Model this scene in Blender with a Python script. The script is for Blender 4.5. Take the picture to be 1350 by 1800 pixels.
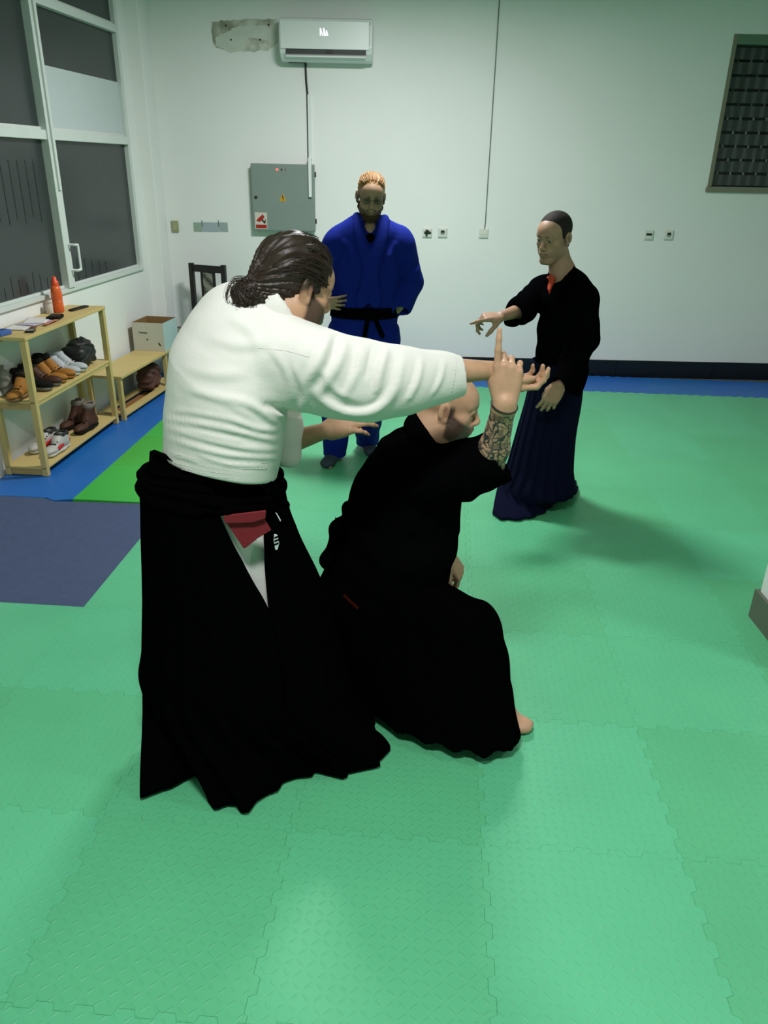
import bpy, bmesh, math, random
import numpy as np
from mathutils import Matrix, Vector

for o in list(bpy.data.objects): bpy.data.objects.remove(o)
scene = bpy.context.scene
col = scene.collection
random.seed(7); RNG = np.random.default_rng(7)

# ---------------------------------------------------------------- camera
CAM_H = 1.9
FPX = 1347.0                       # focal length in pixels of the 1350x1800 frame
PITCH, ROLL = math.radians(24.355), math.radians(1.209)
_f = np.array([0, math.cos(PITCH), -math.sin(PITCH)]); _r = np.array([1.0, 0, 0]); _u = np.cross(_r, _f)
CR = math.cos(ROLL) * _r + math.sin(ROLL) * _u
CU = -math.sin(ROLL) * _r + math.cos(ROLL) * _u
CO = np.array([0, 0, CAM_H])
cam_data = bpy.data.cameras.new('camera'); cam = bpy.data.objects.new('camera', cam_data); col.objects.link(cam)
cam.matrix_world = Matrix(((CR[0], CU[0], -_f[0], 0), (CR[1], CU[1], -_f[1], 0), (CR[2], CU[2], -_f[2], CAM_H), (0, 0, 0, 1)))
cam_data.sensor_fit = 'VERTICAL'; cam_data.sensor_height = 36.0; cam_data.lens = FPX / 1800 * 36.0
cam_data.clip_start = 0.05
scene.camera = cam

# ---------------------------------------------------------------- world, lights, exposure
world = bpy.data.worlds.new('night'); scene.world = world; world.use_nodes = True
world.node_tree.nodes['Background'].inputs[0].default_value = (0.02, 0.025, 0.03, 1)
world.node_tree.nodes['Background'].inputs[1].default_value = 0.15
scene.view_settings.view_transform = 'Standard'; scene.view_settings.look = 'None'
scene.view_settings.gamma = 1.0; scene.view_settings.use_curve_mapping = False
scene.view_settings.exposure = 0.0

def area(name, loc, sx, sy, power, color=(1, 1, 1), spread=180):
    d = bpy.data.lights.new(name, 'AREA'); d.shape = 'RECTANGLE'; d.size = sx; d.size_y = sy
    d.energy = power; d.color = color; d.spread = math.radians(spread)
    o = bpy.data.objects.new(name, d); o.location = loc; col.objects.link(o); return o
LC = (0.985, 0.985, 1.0)
area('ceiling_light_far', (0.0, 5.3, 3.36), 0.6, 0.3, 114, LC, 175)
area('ceiling_light_near', (-0.2, 0.7, 3.36), 0.6, 0.3, 69, LC, 155)
area('ceiling_light_side', (3.2, 1.6, 3.36), 0.6, 0.3, 34, LC, 160)

# ---------------------------------------------------------------- pixel helpers (a pixel of the photo plus a real distance gives a point)
def ray(u, v): return (u - 675) / FPX * CR - (v - 900) / FPX * CU + _f
def AY(u, v, y): d = ray(u, v); return CO + d * (y / d[1])
def AZ(u, v, z=0.0): d = ray(u, v); return CO + d * ((z - CAM_H) / d[2])
def APL(u, v, p0, n): d = ray(u, v); return CO + d * (((np.array(p0) - CO) @ n) / (d @ n))

# ---------------------------------------------------------------- materials
def lin(c): c = c / 255.0; return c / 12.92 if c <= 0.04045 else ((c + 0.055) / 1.055) ** 2.4
def RGB(r, g, b): return (lin(r), lin(g), lin(b), 1)
MATS = {}
def mat(name, rgb, rough=0.6, spec=0.5, var=0.06, vscale=6.0, bump=0.0, bscale=60.0, metal=0.0, emit=None, estr=0.0, sheen=0.0, bdist=0.002):
    if name in MATS: return MATS[name]
    m = bpy.data.materials.new(name); m.use_nodes = True; nt = m.node_tree; N = nt.nodes; L = nt.links
    b = N['Principled BSDF']; c = RGB(*rgb) if max(rgb) > 1.0 else (*rgb, 1)
    tc = N.new('ShaderNodeTexCoord')
    if var > 0:
        n = N.new('ShaderNodeTexNoise'); n.inputs['Scale'].default_value = vscale; n.inputs['Detail'].default_value = 4
        L.new(tc.outputs['Object'], n.inputs['Vector'])
        mx = N.new('ShaderNodeMix'); mx.data_type = 'RGBA'
        mx.inputs[6].default_value = tuple(x * (1 - var) for x in c[:3]) + (1,)
        mx.inputs[7].default_value = tuple(min(1, x * (1 + var)) for x in c[:3]) + (1,)
        L.new(n.outputs['Fac'], mx.inputs[0]); L.new(mx.outputs[2], b.inputs['Base Color'])
    else: b.inputs['Base Color'].default_value = c
    b.inputs['Roughness'].default_value = rough; b.inputs['Specular IOR Level'].default_value = spec
    b.inputs['Metallic'].default_value = metal
    if sheen: b.inputs['Sheen Weight'].default_value = sheen
    if bump > 0:
        n2 = N.new('ShaderNodeTexNoise'); n2.inputs['Scale'].default_value = bscale; n2.inputs['Detail'].default_value = 3
        L.new(tc.outputs['Object'], n2.inputs['Vector'])
        bp = N.new('ShaderNodeBump'); bp.inputs['Strength'].default_value = bump; bp.inputs['Distance'].default_value = bdist
        L.new(n2.outputs['Fac'], bp.inputs['Height']); L.new(bp.outputs['Normal'], b.inputs['Normal'])
    if emit:
        b.inputs['Emission Color'].default_value = RGB(*emit); b.inputs['Emission Strength'].default_value = estr
    MATS[name] = m; return m

# ---------------------------------------------------------------- object helpers
def rotz(a): c, s = math.cos(a), math.sin(a); return np.array([[c, -s, 0], [s, c, 0], [0, 0, 1.0]])
I3 = np.eye(3)
class MB:
    def __init__(s): s.v = []; s.f = []
    def add(s, v, f):
        n = len(s.v); s.v += [tuple(map(float, q)) for q in v]; s.f += [tuple(i + n for i in q) for q in f]; return s
    def box(s, c, h, R=I3):                         # R rows = local axes
        c = np.array(c, float); v = [c + (R.T @ (np.array(h) * np.array(k))) for k in
            [(-1,-1,-1),(1,-1,-1),(1,1,-1),(-1,1,-1),(-1,-1,1),(1,-1,1),(1,1,1),(-1,1,1)]]
        return s.add(v, [(0,3,2,1),(4,5,6,7),(0,1,5,4),(1,2,6,5),(2,3,7,6),(3,0,4,7)])
    def mm(s, a, b):                                # axis-aligned box from min to max
        a = np.array(a, float); b = np.array(b, float); return s.box((a + b) / 2, (b - a) / 2)
    def prism(s, pts, off):                         # planar polygon extruded by vector
        pts = [np.array(p, float) for p in pts]; n = len(pts); off = np.array(off, float)
        v = pts + [p + off for p in pts]
        return s.add(v, [tuple(range(n - 1, -1, -1)), tuple(range(n, 2 * n))] + [(i, (i + 1) % n, n + (i + 1) % n, n + i) for i in range(n)])
    def cyl(s, a, b, r, r2=None, n=16):
        a = np.array(a, float); b = np.array(b, float); d = b - a; d /= np.linalg.norm(d)
        x = np.cross(d, [0, 0, 1.0] if abs(d[2]) < 0.9 else [1.0, 0, 0]); x /= np.linalg.norm(x); y = np.cross(d, x)
        r2 = r if r2 is None else r2
        R = [x * math.cos(2*math.pi*i/n) + y * math.sin(2*math.pi*i/n) for i in range(n)]
        return s.add([a + q * r for q in R] + [b + q * r2 for q in R],
            [tuple(range(n - 1, -1, -1)), tuple(range(n, 2*n))] + [(i, (i+1) % n, n + (i+1) % n, n + i) for i in range(n)])
    def tube(s, pts, r, n=8):
        for i in range(len(pts) - 1): s.cyl(pts[i], pts[i + 1], r, n=n)
        return s
    def lathe(s, prof, c=(0, 0, 0), n=20):          # (r, z) profile
        c = np.array(c, float); k = len(prof); v = []
        for r, z in prof: v += [c + (r*math.cos(2*math.pi*i/n), r*math.sin(2*math.pi*i/n), z) for i in range(n)]
        f = [(j*n+i, j*n+(i+1) % n, (j+1)*n+(i+1) % n, (j+1)*n+i) for j in range(k-1) for i in range(n)]
        return s.add(v, f + [tuple(range(n-1, -1, -1)), tuple(range((k-1)*n, k*n))])
def link(name, me, material, parent=None, base=None, smooth=False, bevel=0.0, label=None):
    if material is not None: me.materials.append(material)
    o = bpy.data.objects.new(name, me); col.objects.link(o)
    if parent is not None: o.parent = parent
    if smooth: me.polygons.foreach_set('use_smooth', [True] * len(me.polygons))
    if bevel:
        b = o.modifiers.new('bevel', 'BEVEL'); b.width = bevel; b.segments = 2; b.limit_method = 'ANGLE'; b.angle_limit = math.radians(40)
    if label: o['label'] = label
    return o
def root_base(p):
    while p is not None and p.parent is not None: p = p.parent
    return np.array(p.location) if p is not None and 'wb' in p else np.zeros(3)
def build(name, mb, material, parent=None, smooth=False, bevel=0.0, base=None, label=None):
    """one mesh object; world-space vertices, re-based on the parent's (or own) origin"""
    v = np.array(mb.v)
    if base is None: base = root_base(parent)
    me = bpy.data.meshes.new(name); me.from_pydata([tuple(q) for q in v - base], [], mb.f); me.validate(); me.update()
    bm = bmesh.new(); bm.from_mesh(me); bmesh.ops.recalc_face_normals(bm, faces=bm.faces); bm.to_mesh(me); bm.free()
    o = link(name, me, material, parent, smooth=smooth, bevel=bevel, label=label)
    if parent is None: o.location = base
    return o
def thing(name, label, cat, loc=(0, 0, 0), rot=0.0, group=None, kind=None, world_based=True):
    o = bpy.data.objects.new(name, None); col.objects.link(o); o.location = loc; o.rotation_euler = (0, 0, rot); o.empty_display_size = 0.1
    if world_based: o['wb'] = 1
    return tag(o, label, cat, group, kind)
def tag(o, label, cat=None, group=None, kind=None):
    if label: o['label'] = label
    if cat: o['category'] = cat
    if group: o['group'] = group
    if kind: o['kind'] = kind
    return o
def dup(root, loc, rot, label=None):
    r = root.copy(); col.objects.link(r); r.location = loc; r.rotation_euler = (0, 0, rot)
    if label: r['label'] = label
    for ch in list(root.children):
        c = ch.copy(); col.objects.link(c); c.parent = r
        for g in ch.children: d = g.copy(); col.objects.link(d); d.parent = c
    return r
# ================================================================= setting
YB = 7.72                                            # back wall
TL = math.radians(5.93); Wd = np.array([math.sin(TL), math.cos(TL), 0]); Wn = np.array([math.cos(TL), -math.sin(TL), 0])
W0 = np.array([-2.33, 6.447, 0])                     # left wall runs through W0 along Wd
def LW(s, z, out=0.0): p = W0 + Wd * s + Wn * out; p[2] = z; return p
def onL(u, v): p = APL(u, v, W0, Wn); return (p - W0) @ Wd, p[2]
RL = np.array([Wd, -Wn, [0, 0, 1.0]])                # local axes for boxes on the left wall: along, into wall, up
CEIL = 3.45
m_wall = mat('wall_paint', (0.80, 0.80, 0.775), 0.75, 0.25, 0.05, 1.3, 0.15, 40)
m_ceil = mat('ceiling_paint', (0.75, 0.75, 0.73), 0.9, 0.2, 0.03)
m_conc = mat('concrete', (90, 90, 88), 0.9, 0.2, 0.15, 8)

def struct(o): o['kind'] = 'structure'; return o
struct(build('floor', MB().mm((-4, -2.8, -0.12), (5, 8.2, -0.024)), m_conc)); floor = bpy.data.objects['floor']
struct(build('ceiling', MB().mm((-4, -2.8, CEIL), (5, 8.2, CEIL + 0.1)), m_ceil))
struct(build('wall_right', MB().mm((4.6, -2.8, -0.1), (4.75, 8.2, CEIL)), m_wall))
struct(build('wall_rear', MB().mm((-4, -2.75, -0.1), (4.75, -2.6, CEIL)), m_wall))
# back wall with the window opening
wx0, wx1, wz0, wz1 = 2.925, 4.05, 1.775, 2.985
mb = MB()
mb.mm((-3, YB, -0.1), (wx0, YB + 0.25, CEIL)).mm((wx1, YB, -0.1), (4.75, YB + 0.25, CEIL))
mb.mm((wx0, YB, -0.1), (wx1, YB + 0.25, wz0)).mm((wx0, YB, wz1), (wx1, YB + 0.25, CEIL))
struct(build('wall_back', mb, m_wall))
wall_back = bpy.data.objects['wall_back']
# left wall with the window opening
sA, sB = -2.9, onL(232, 300)[0]
zA, zB = onL(249, 474)[1], 3.33
mb = MB()
def lbox(mb, s0, s1, z0, z1, o0, o1): return mb.box(W0 + Wd * (s0 + s1) / 2 + Wn * (o0 + o1) / 2 + np.array([0, 0, (z0 + z1) / 2]), ((s1 - s0) / 2, abs(o1 - o0) / 2, (z1 - z0) / 2), RL)
lbox(mb, -9.6, sA, -0.1, CEIL, -0.22, 0); lbox(mb, sB, 1.6, -0.1, CEIL, -0.22, 0)
lbox(mb, sA, sB, -0.1, zA, -0.22, 0); lbox(mb, sA, sB, zB, CEIL, -0.22, 0)
struct(build('wall_left', mb, m_wall))
# corner pilaster between window and back wall
xc = AY(298, 433, YB)[0]
struct(build('wall_pilaster', MB().mm((-2.45, YB - 0.30, -0.024), (xc - 0.004, YB + 0.05, CEIL)), m_wall, bevel=0.006))
# black baseboard of the back wall, in lengths with a fine joint
m_base = mat('baseboard_black', (0.004, 0.006, 0.012), 0.35, 0.4, 0.1)
bb = thing('baseboard_back', None, None, (0, YB, 0), kind='structure')
zt = AY(1000, 631, YB)[2]
xs = [xc, -0.9, 0.05, 1.0, AY(1083, 640, YB)[0], 3.3, 4.6]
for a, b in zip(xs[:-1], xs[1:]):
    build('baseboard_board', MB().mm((a + .0012, YB - 0.016, -0.02), (b - .0012, YB - 0.0005, zt)), m_base, bb, bevel=0.002)
# pillar standing by the right edge of the frame
pc = AZ(1315, 1082)
m_grey = mat('grey_skirting', (96, 100, 88), 0.5, 0.4, 0.06)
struct(build('wall_pillar', MB().mm((pc[0] + 0.018, pc[1] - 0.5, -0.02), (pc[0] + 0.5, pc[1] - 0.018, CEIL)), m_wall, bevel=0.004))
zp = AY(1331, 1035, pc[1])[2]
bp_ = thing('baseboard_pillar', None, None, (pc[0], pc[1], 0), kind='structure')
build('baseboard_board', MB().mm((pc[0], pc[1] - 0.5, -0.018), (pc[0] + 0.0175, pc[1], zp)), m_grey, bp_, bevel=0.002)
build('baseboard_board', MB().mm((pc[0] + 0.018, pc[1] - 0.0175, -0.018), (pc[0] + 0.5, pc[1], zp)), m_grey, bp_, bevel=0.002)

# ----------------------------------------------------------------- puzzle mats on the floor
def tread_mat(name, rgb, rough=0.42, strength=0.75):
    m = bpy.data.materials.new(name); m.use_nodes = True; nt = m.node_tree; N = nt.nodes; L = nt.links; b = N['Principled BSDF']
    tc = N.new('ShaderNodeTexCoord'); oi = N.new('ShaderNodeObjectInfo')
    def V(op, a, bb=None):
        n = N.new('ShaderNodeVectorMath'); n.operation = op
        for i, q in enumerate((a, bb)):
            if q is None: continue
            if hasattr(q, 'links'): L.new(q, n.inputs[i])
            else: n.inputs[i].default_value = q
        return n.outputs[0]
    def F(op, a, bb=None, cc=None):
        n = N.new('ShaderNodeMath'); n.operation = op
        for i, q in enumerate((a, bb, cc)):
            if q is None: continue
            if hasattr(q, 'links'): L.new(q, n.inputs[i])
            else: n.inputs[i].default_value = q
        return n.outputs[0]
    p = V('SCALE', tc.outputs['Object']); p.node.inputs['Scale'].default_value = 1 / 0.030
    fl = V('FLOOR', p); fr = V('FRACTION', p)
    s1 = N.new('ShaderNodeSeparateXYZ'); L.new(fl, s1.inputs[0]); s2 = N.new('ShaderNodeSeparateXYZ'); L.new(fr, s2.inputs[0])
    par = F('MULTIPLY', F('FRACT', F('MULTIPLY', F('ADD', s1.outputs[0], s1.outputs[1]), 0.5)), 2.0)      # 0 or 1
    qx = F('SUBTRACT', s2.outputs[0], 0.5); qy = F('SUBTRACT', s2.outputs[1], 0.5)
    sgn = F('SUBTRACT', F('MULTIPLY', F('ROUND', par), 2.0), 1.0); qy = F('MULTIPLY', qy, sgn)
    a = F('MULTIPLY', F('ADD', qx, qy), 0.7071); c = F('MULTIPLY', F('SUBTRACT', qx, qy), 0.7071)
    e = F('ADD', F('POWER', F('ABSOLUTE', F('DIVIDE', a, 0.46)), 2.0), F('POWER', F('ABSOLUTE', F('DIVIDE', c, 0.115)), 2.0))
    hgt = F('MAXIMUM', F('SUBTRACT', 1.0, e), 0.0); hgt = F('POWER', hgt, 0.6)
    bp = N.new('ShaderNodeBump'); bp.inputs['Strength'].default_value = strength; bp.inputs['Distance'].default_value = 0.0016
    L.new(hgt, bp.inputs['Height']); L.new(bp.outputs['Normal'], b.inputs['Normal'])
    no = N.new('ShaderNodeTexNoise'); no.inputs['Scale'].default_value = 2.5; no.inputs['Detail'].default_value = 5
    geo = N.new('ShaderNodeNewGeometry'); L.new(geo.outputs['Position'], no.inputs['Vector'])
    hs = N.new('ShaderNodeHueSaturation'); hs.inputs['Color'].default_value = (*rgb, 1)
    val = F('ADD', F('MULTIPLY', F('SUBTRACT', no.outputs['Fac'], 0.5), 0.22), F('ADD', 1.0, F('MULTIPLY', F('SUBTRACT', oi.outputs['Random'], 0.5), 0.09)))
    L.new(val, hs.inputs['Value']); L.new(F('ADD', 0.5, F('MULTIPLY', F('SUBTRACT', oi.outputs['Random'], 0.5), 0.012)), hs.inputs['Hue'])
    L.new(hs.outputs[0], b.inputs['Base Color'])
    b.inputs['Roughness'].default_value = rough; b.inputs['Specular IOR Level'].default_value = 0.4
    return m
GREEN = tread_mat('foam_green', (0.10, 0.44, 0.222))
GREEN2 = tread_mat('foam_leaf_green', (0.045, 0.38, 0.045), strength=0.3)
BLUE = tread_mat('foam_blue', (0.012, 0.12, 0.42), strength=0.3)
TM = math.radians(3.795); E1 = np.array([math.cos(TM), -math.sin(TM), 0]); E2 = np.array([math.sin(TM), math.cos(TM), 0])
TS = 0.601; TA0, TB0 = 0.215, 1.755
def edge_profile():
    # dovetail teeth along one side, as (t, offset)
    pts = [(0, 0), (0.018, 0)]; n = 11; w = (TS - 0.036) / n
    for i in range(n):
        t = 0.018 + i * w; s = 1 if i % 2 else -1
        pts += [(t + 0.08 * w, s * 0.0095), (t + 0.92 * w, s * 0.0095)] if s > 0 else [(t + 0.08 * w, s * 0.0095), (t + 0.92 * w, s * 0.0095)]
    return pts + [(TS - 0.018, 0)]
EP = edge_profile()
FLAT = [(0, 0), (TS / 2, 0)]
def tile_outline(flat=''):
    e = {k: (FLAT if k in flat else EP) for k in 'brtl'}
    b = [(t, o) for t, o in e['b']]; r = [(TS + o, t) for t, o in e['r']]
    t_ = [(t, TS + o) for t, o in reversed(e['t'][1:] + [(TS, 0)])]
    l = [(o, t) for t, o in reversed(e['l'][1:] + [(TS, 0)])]
    return b + r + t_ + l
OUT = tile_outline()
def tile_mesh(name, poly, gap=0.00015):
    poly = np.array(poly, float); n = len(poly)
    a = np.roll(poly, 1, 0); c = np.roll(poly, -1, 0); tg = c - a; ln = np.linalg.norm(tg, axis=1, keepdims=True); ln[ln < 1e-9] = 1
    nr = np.c_[-tg[:, 1], tg[:, 0]] / ln                           # inward normal for a CCW outline
    lo = poly + nr * gap; hi = poly + nr * (gap + 0.0007)
    v = [(*q, -0.022) for q in lo] + [(*q, -0.0008) for q in lo] + [(*q, 0.0) for q in hi]
    f = []
    for k in (0, n):
        f += [(k + i, k + (i + 1) % n, k + n + (i + 1) % n, k + n + i) for i in range(n)]
    f.append(tuple(range(2 * n, 3 * n)))
    me = bpy.data.meshes.new(name); me.from_pydata(v, [], f); me.validate(); return me
def clip(poly, p, nrm):
    out = []; n = len(poly)
    for i in range(n):
        a = np.array(poly[i], float); b = np.array(poly[(i + 1) % n], float); da = (a - p) @ nrm; db = (b - p) @ nrm
        if da >= 0: out.append(tuple(a))
        if da * db < 0: out.append(tuple(a + (b - a) * da / (da - db)))
    return out
mesh_cache = {}
RMT = Matrix.Rotation(-TM, 4, 'Z')
def corner(i, j): return E1 * (TA0 + TS * i) + E2 * (TB0 + TS * j)
def to_local(i, j, P): q = np.array(P) - corner(i, j); return np.array([q @ E1, q @ E2])
for i in range(-5, 8):
    for j in range(-8, 10):
        c0 = corner(i, j); cc = c0 + (E1 + E2) * TS / 2
        if cc[1] < -2.4 or cc[0] > 4.7: continue
        if i <= -4 and j in (2, 3): continue                      # grey carpet instead
        wallx = W0[0] + (cc[1] - W0[1]) * math.tan(TL)
        m = BLUE if (j >= 9 or (i <= -5 and j >= 2)) else (GREEN2 if i == -4 and j >= 4 else GREEN)
        flat = ''
        if (i == -3 and j in (2, 3)) or (i == -4 and j >= 4): flat += 'l'
        if i == -5 and j >= 4: flat += 'r'
        if i <= -4 and j == 1: flat += 't'
        if i <= -4 and j == 4: flat += 'b'
        poly = tile_outline(flat); clipped = False
        for P, nv in ((W0 + Wn * 0.004, Wn), (np.array([0, YB - 0.02, 0]), np.array([0, -1.0, 0])), (np.array([xc + .01, YB - 0.31, 0]), None)):
            if nv is None: continue
            pl = to_local(i, j, P); nl = np.array([nv @ E1, nv @ E2])
            q = clip(poly, pl, nl)
            if len(q) < 3: poly = []; break
            if len(q) != len(poly) or not np.allclose(q, poly): clipped = True
            poly = q
        if len(poly) < 3: continue
        # a mat is cut out around the pillar
        if cc[0] > pc[0] + 0.1 and pc[1] - 0.75 < cc[1] < pc[1] + 0.2 and cc[0] < pc[0] + .6: pass
        key = 'full' + flat if not clipped else (i, j)
        if (m.name, key) not in mesh_cache:
            me = tile_mesh('mat_tile', poly); me.materials.append(m); mesh_cache[(m.name, key)] = me
        o = bpy.data.objects.new('mat_tile', mesh_cache[(m.name, key)]); col.objects.link(o); o.parent = floor
        o.location = (*c0[:2], random.uniform(-0.0006, 0.0)); o.rotation_euler = (0, 0, -TM)
# grey carpet let into the mats by the entrance
pts = [corner(-3, 2) + E1 * -0.0015 + E2 * 0.0015, corner(-3, 4) + E1 * -0.0015 - E2 * 0.0015]
for u, v in [(95, 880), (80, 875), (60, 869), (35, 863), (0, 858), (-20, 856)]: pts.append(AZ(u, v))
pts += [LW(-2.02, 0, 0.005), LW(-3.35, 0, 0.005)]
pts[-1] = corner(-3, 2) + E2 * 0.0015 - E1 * 1.15
pts = [np.array([p[0], p[1], -0.02]) for p in pts]
m_carp = mat('grey_carpet', (74, 84, 112), 0.95, 0.1, 0.14, 30, 0.6, 400)
cp = build('entrance_mat', MB().prism(pts, (0, 0, 0.017)), m_carp, base=np.array([-2.0, 3.6, -0.02]), bevel=0.003)
tag(cp, 'flat slate-grey carpet mat let into the green floor by the shoe rack', 'mat')
# blue foam filling the corner between carpet, rack and wall
pts = [AZ(u, v) for u, v in [(-20, 856), (0, 858), (35, 863), (60, 869), (80, 875), (95, 880)]]
pts = [p + np.array([0, 0.004, 0]) for p in pts] + [corner(-4, 4) + E1 * -.001, LW((corner(-4, 4) - W0) @ Wd, 0, .005)]
pts = [np.array([p[0], p[1], -0.022]) for p in pts]
o = build('mat_tile', MB().prism(pts, (0, 0, 0.0215)), BLUE, floor)

# ----------------------------------------------------------------- window in the left wall
m_frame = mat('window_frame_paint', (0.62, 0.66, 0.62), 0.5, 0.4, 0.06, 9)
m_pane = mat('dark_glass', (0.034, 0.040, 0.040), 0.25, 0.5, 0.25, 1.5)
m_sheet = mat('white_board', (0.52, 0.57, 0.57), 0.7, 0.3, 0.05)
win = thing('window_1', 'white framed window wall with dark night panes above the shoe rack', None, tuple(LW(0, zA, 0)), kind='structure')
def wb(name, s0, s1, z0, z1, o0=-0.06, o1=0.012, m=m_frame, bev=0.003, parent=None):
    return build(name, lbox(MB(), s0, s1, z0, z1, o0, o1), m, parent or win, bevel=bev)
sm = onL(82, 233)[0]; fw_ = 0.055
zt1 = onL(228, 248)[1]; zt2 = onL(207, 48)[1] - 0.02
wb('jamb', sB - 0.05, sB, zA, zB); wb('jamb', sA, sA + 0.05, zA, zB)
wb('sill', sA, sB, zA - 0.0, zA + 0.03, -0.06, 0.02); wb('head', sA, sB, zB - 0.05, zB)
wb('mullion', sm - 0.045, sm + 0.045, zA + 0.03, zB - 0.05, -0.06, 0.03)
wb('mullion', sm - 1.5, sm - 1.41, zA + 0.03, zB - 0.05, -0.06, 0.03)
wb('cover_strip', sm - 0.012, sm + 0.02, zA + 0.7, zB - 0.06, 0.03, 0.045)
cols = [(sA + 0.05, sm - 1.5), (sm - 1.41, sm - 0.045), (sm + 0.045, sB - 0.05)]
for a, b in cols:
    wb('transom', a, b, zt1 - 0.03, zt1 + 0.03, -0.06, 0.02); wb('transom', a, b, zt2 - 0.028, zt2 + 0.028, -0.06, 0.02)
    for z0, z1 in ((zA + 0.03, zt1 - 0.03), (zt1 + 0.03, zt2 - 0.028), (zt2 + 0.028, zB - 0.05)):
        sash = wb('sash', a, b, z0, z0 + 0.02, -0.045, -0.012)
        build('pane', lbox(MB(), a, b, z0 + 0.0, z1, -0.034, -0.026), m_pane, win)
zs = onL(140, 128)[1]
wb('white_sheet', sm + 0.05, sB - 0.052, zt1 + 0.032, zs, -0.024, -0.016, m_sheet, 0)
# decorative bars seen faintly through the lower glass
m_bar = mat('etched_bar', (0.012, 0.015, 0.014), 0.4, 0.4, 0.1)
for k in range(9):
    s = sm - 0.25 - 0.09 * k; wb('etched_bar', s, s + 0.007, zA + 0.06, zA + 0.13 + 0.03 * (k % 3), -0.0262, -0.0245, m_bar, 0)
for k in range(5):
    s = sm + 0.22 + 0.12 * k; wb('etched_bar', s, s + 0.008, zA + 0.03, zA + 0.22 - .02 * k, -0.0262, -0.0245, m_bar, 0)
for k in range(7):
    s = sm - 0.2 - 0.1 * k; wb('etched_bar', s, s + 0.008, zt1 - 0.55 + .03 * (k % 2), zt1 - 0.16, -0.0262, -0.0245, m_bar, 0)
# lever handle
sh, zh = onL(127, 450)
hd = MB(); hd.tube([LW(sm + .02, zh + .09, .03), LW(sm + .02, zh + .09, .075), LW(sm + .075, zh + .085, .075), LW(sm + .075, zh - .09, .075), LW(sm + .02, zh - .09, .075), LW(sm + .02, zh - .09, .03)], 0.009)
build('handle', hd, mat('white_plastic', (0.72, 0.75, 0.73), 0.4, 0.5, 0.03), win, label='white pull handle')
# ----------------------------------------------------------------- window with perforated shutter in the back wall
win2 = thing('window_2', 'high shuttered window with rows of dark slots in the back wall', None, (wx0, YB, wz0), kind='structure')
m_wood = mat('window_wood', (130, 124, 108), 0.6, 0.3, 0.1, 12)
d0 = YB + 0.09
build('sill', MB().mm((wx0 - 0.012, YB - 0.02, wz0 - 0.045), (wx1 + .012, YB + 0.15, wz0 - 0.001)), m_wood, win2, bevel=.003)
build('jamb', MB().mm((wx0 + .001, YB - 0.006, wz0), (wx0 + 0.035, YB + 0.15, wz1 - .001)), m_wood, win2, bevel=.002)
build('jamb', MB().mm((wx1 - 0.035, YB - 0.006, wz0), (wx1 - .001, YB + 0.15, wz1 - .001)), m_wood, win2, bevel=.002)
build('shutter_box', MB().mm((wx0 + 0.035, YB - 0.004, wz1 - 0.075), (wx1 - 0.035, YB + 0.15, wz1 - .001)), mat('shutter_box', (96, 122, 100), .6), win2, bevel=.003)
m_void = mat('night_void', (0.002, 0.002, 0.003), 0.9, 0.05, 0)
build('night_backing', MB().mm((wx0 + .001, YB + 0.17, wz0), (wx1 - .001, YB + 0.2, wz1)), m_void, win2)
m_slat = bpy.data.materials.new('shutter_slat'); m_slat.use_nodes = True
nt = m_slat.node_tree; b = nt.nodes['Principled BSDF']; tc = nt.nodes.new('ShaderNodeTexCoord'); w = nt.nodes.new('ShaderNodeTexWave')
w.inputs['Scale'].default_value = 3.5; w.inputs['Distortion'].default_value = 0.8; w.inputs['Detail'].default_value = 1  # lighter vertical bands paint reflected streaks into the slat colour
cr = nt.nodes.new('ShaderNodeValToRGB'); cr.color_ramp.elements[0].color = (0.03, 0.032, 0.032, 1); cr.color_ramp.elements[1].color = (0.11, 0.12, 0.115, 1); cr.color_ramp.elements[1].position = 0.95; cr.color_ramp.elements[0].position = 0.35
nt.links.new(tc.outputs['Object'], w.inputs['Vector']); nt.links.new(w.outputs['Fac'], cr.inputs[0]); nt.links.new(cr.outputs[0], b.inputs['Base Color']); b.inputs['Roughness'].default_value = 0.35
zr0, zr1 = wz0 + 0.002, wz1 - 0.076; ns = 10; ph = (zr1 - zr0) / ns
m_tab = mat('shutter_tab', (150, 156, 150), 0.4, 0.5, 0.1)
for k in range(ns):
    z0 = zr0 + k * ph
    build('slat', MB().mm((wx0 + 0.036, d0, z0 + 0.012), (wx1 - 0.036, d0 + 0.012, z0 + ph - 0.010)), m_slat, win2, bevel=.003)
    if k:
        x = wx0 + 0.036 + 0.045 * (k % 2) + .02
        while x < wx1 - 0.05:
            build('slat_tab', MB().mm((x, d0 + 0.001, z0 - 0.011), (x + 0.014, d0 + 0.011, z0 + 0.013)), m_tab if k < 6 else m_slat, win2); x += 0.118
build('pane', MB().mm((wx0 + .036, d0 - 0.035, wz0 + .001), (wx1 - .036, d0 - 0.031, wz1 - .077)), None, win2)
pg = bpy.data.materials.new('clear_glass'); pg.use_nodes = True; b = pg.node_tree.nodes['Principled BSDF']
b.inputs['Transmission Weight'].default_value = 1.0; b.inputs['Roughness'].default_value = 0.03; b.inputs['IOR'].default_value = 1.25; b.inputs['Base Color'].default_value = (.9, .92, .92, 1)
bpy.data.objects[[c.name for c in win2.children if c.name.startswith('pane')][0]].data.materials.append(pg)
# ================================================================= things on the back wall
m_white = mat('white_plastic2', (0.74, 0.76, 0.74), 0.35, 0.5, 0.03)
m_blk = mat('black_plastic', (0.012, 0.012, 0.012), 0.5, 0.4, 0.1)
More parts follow.
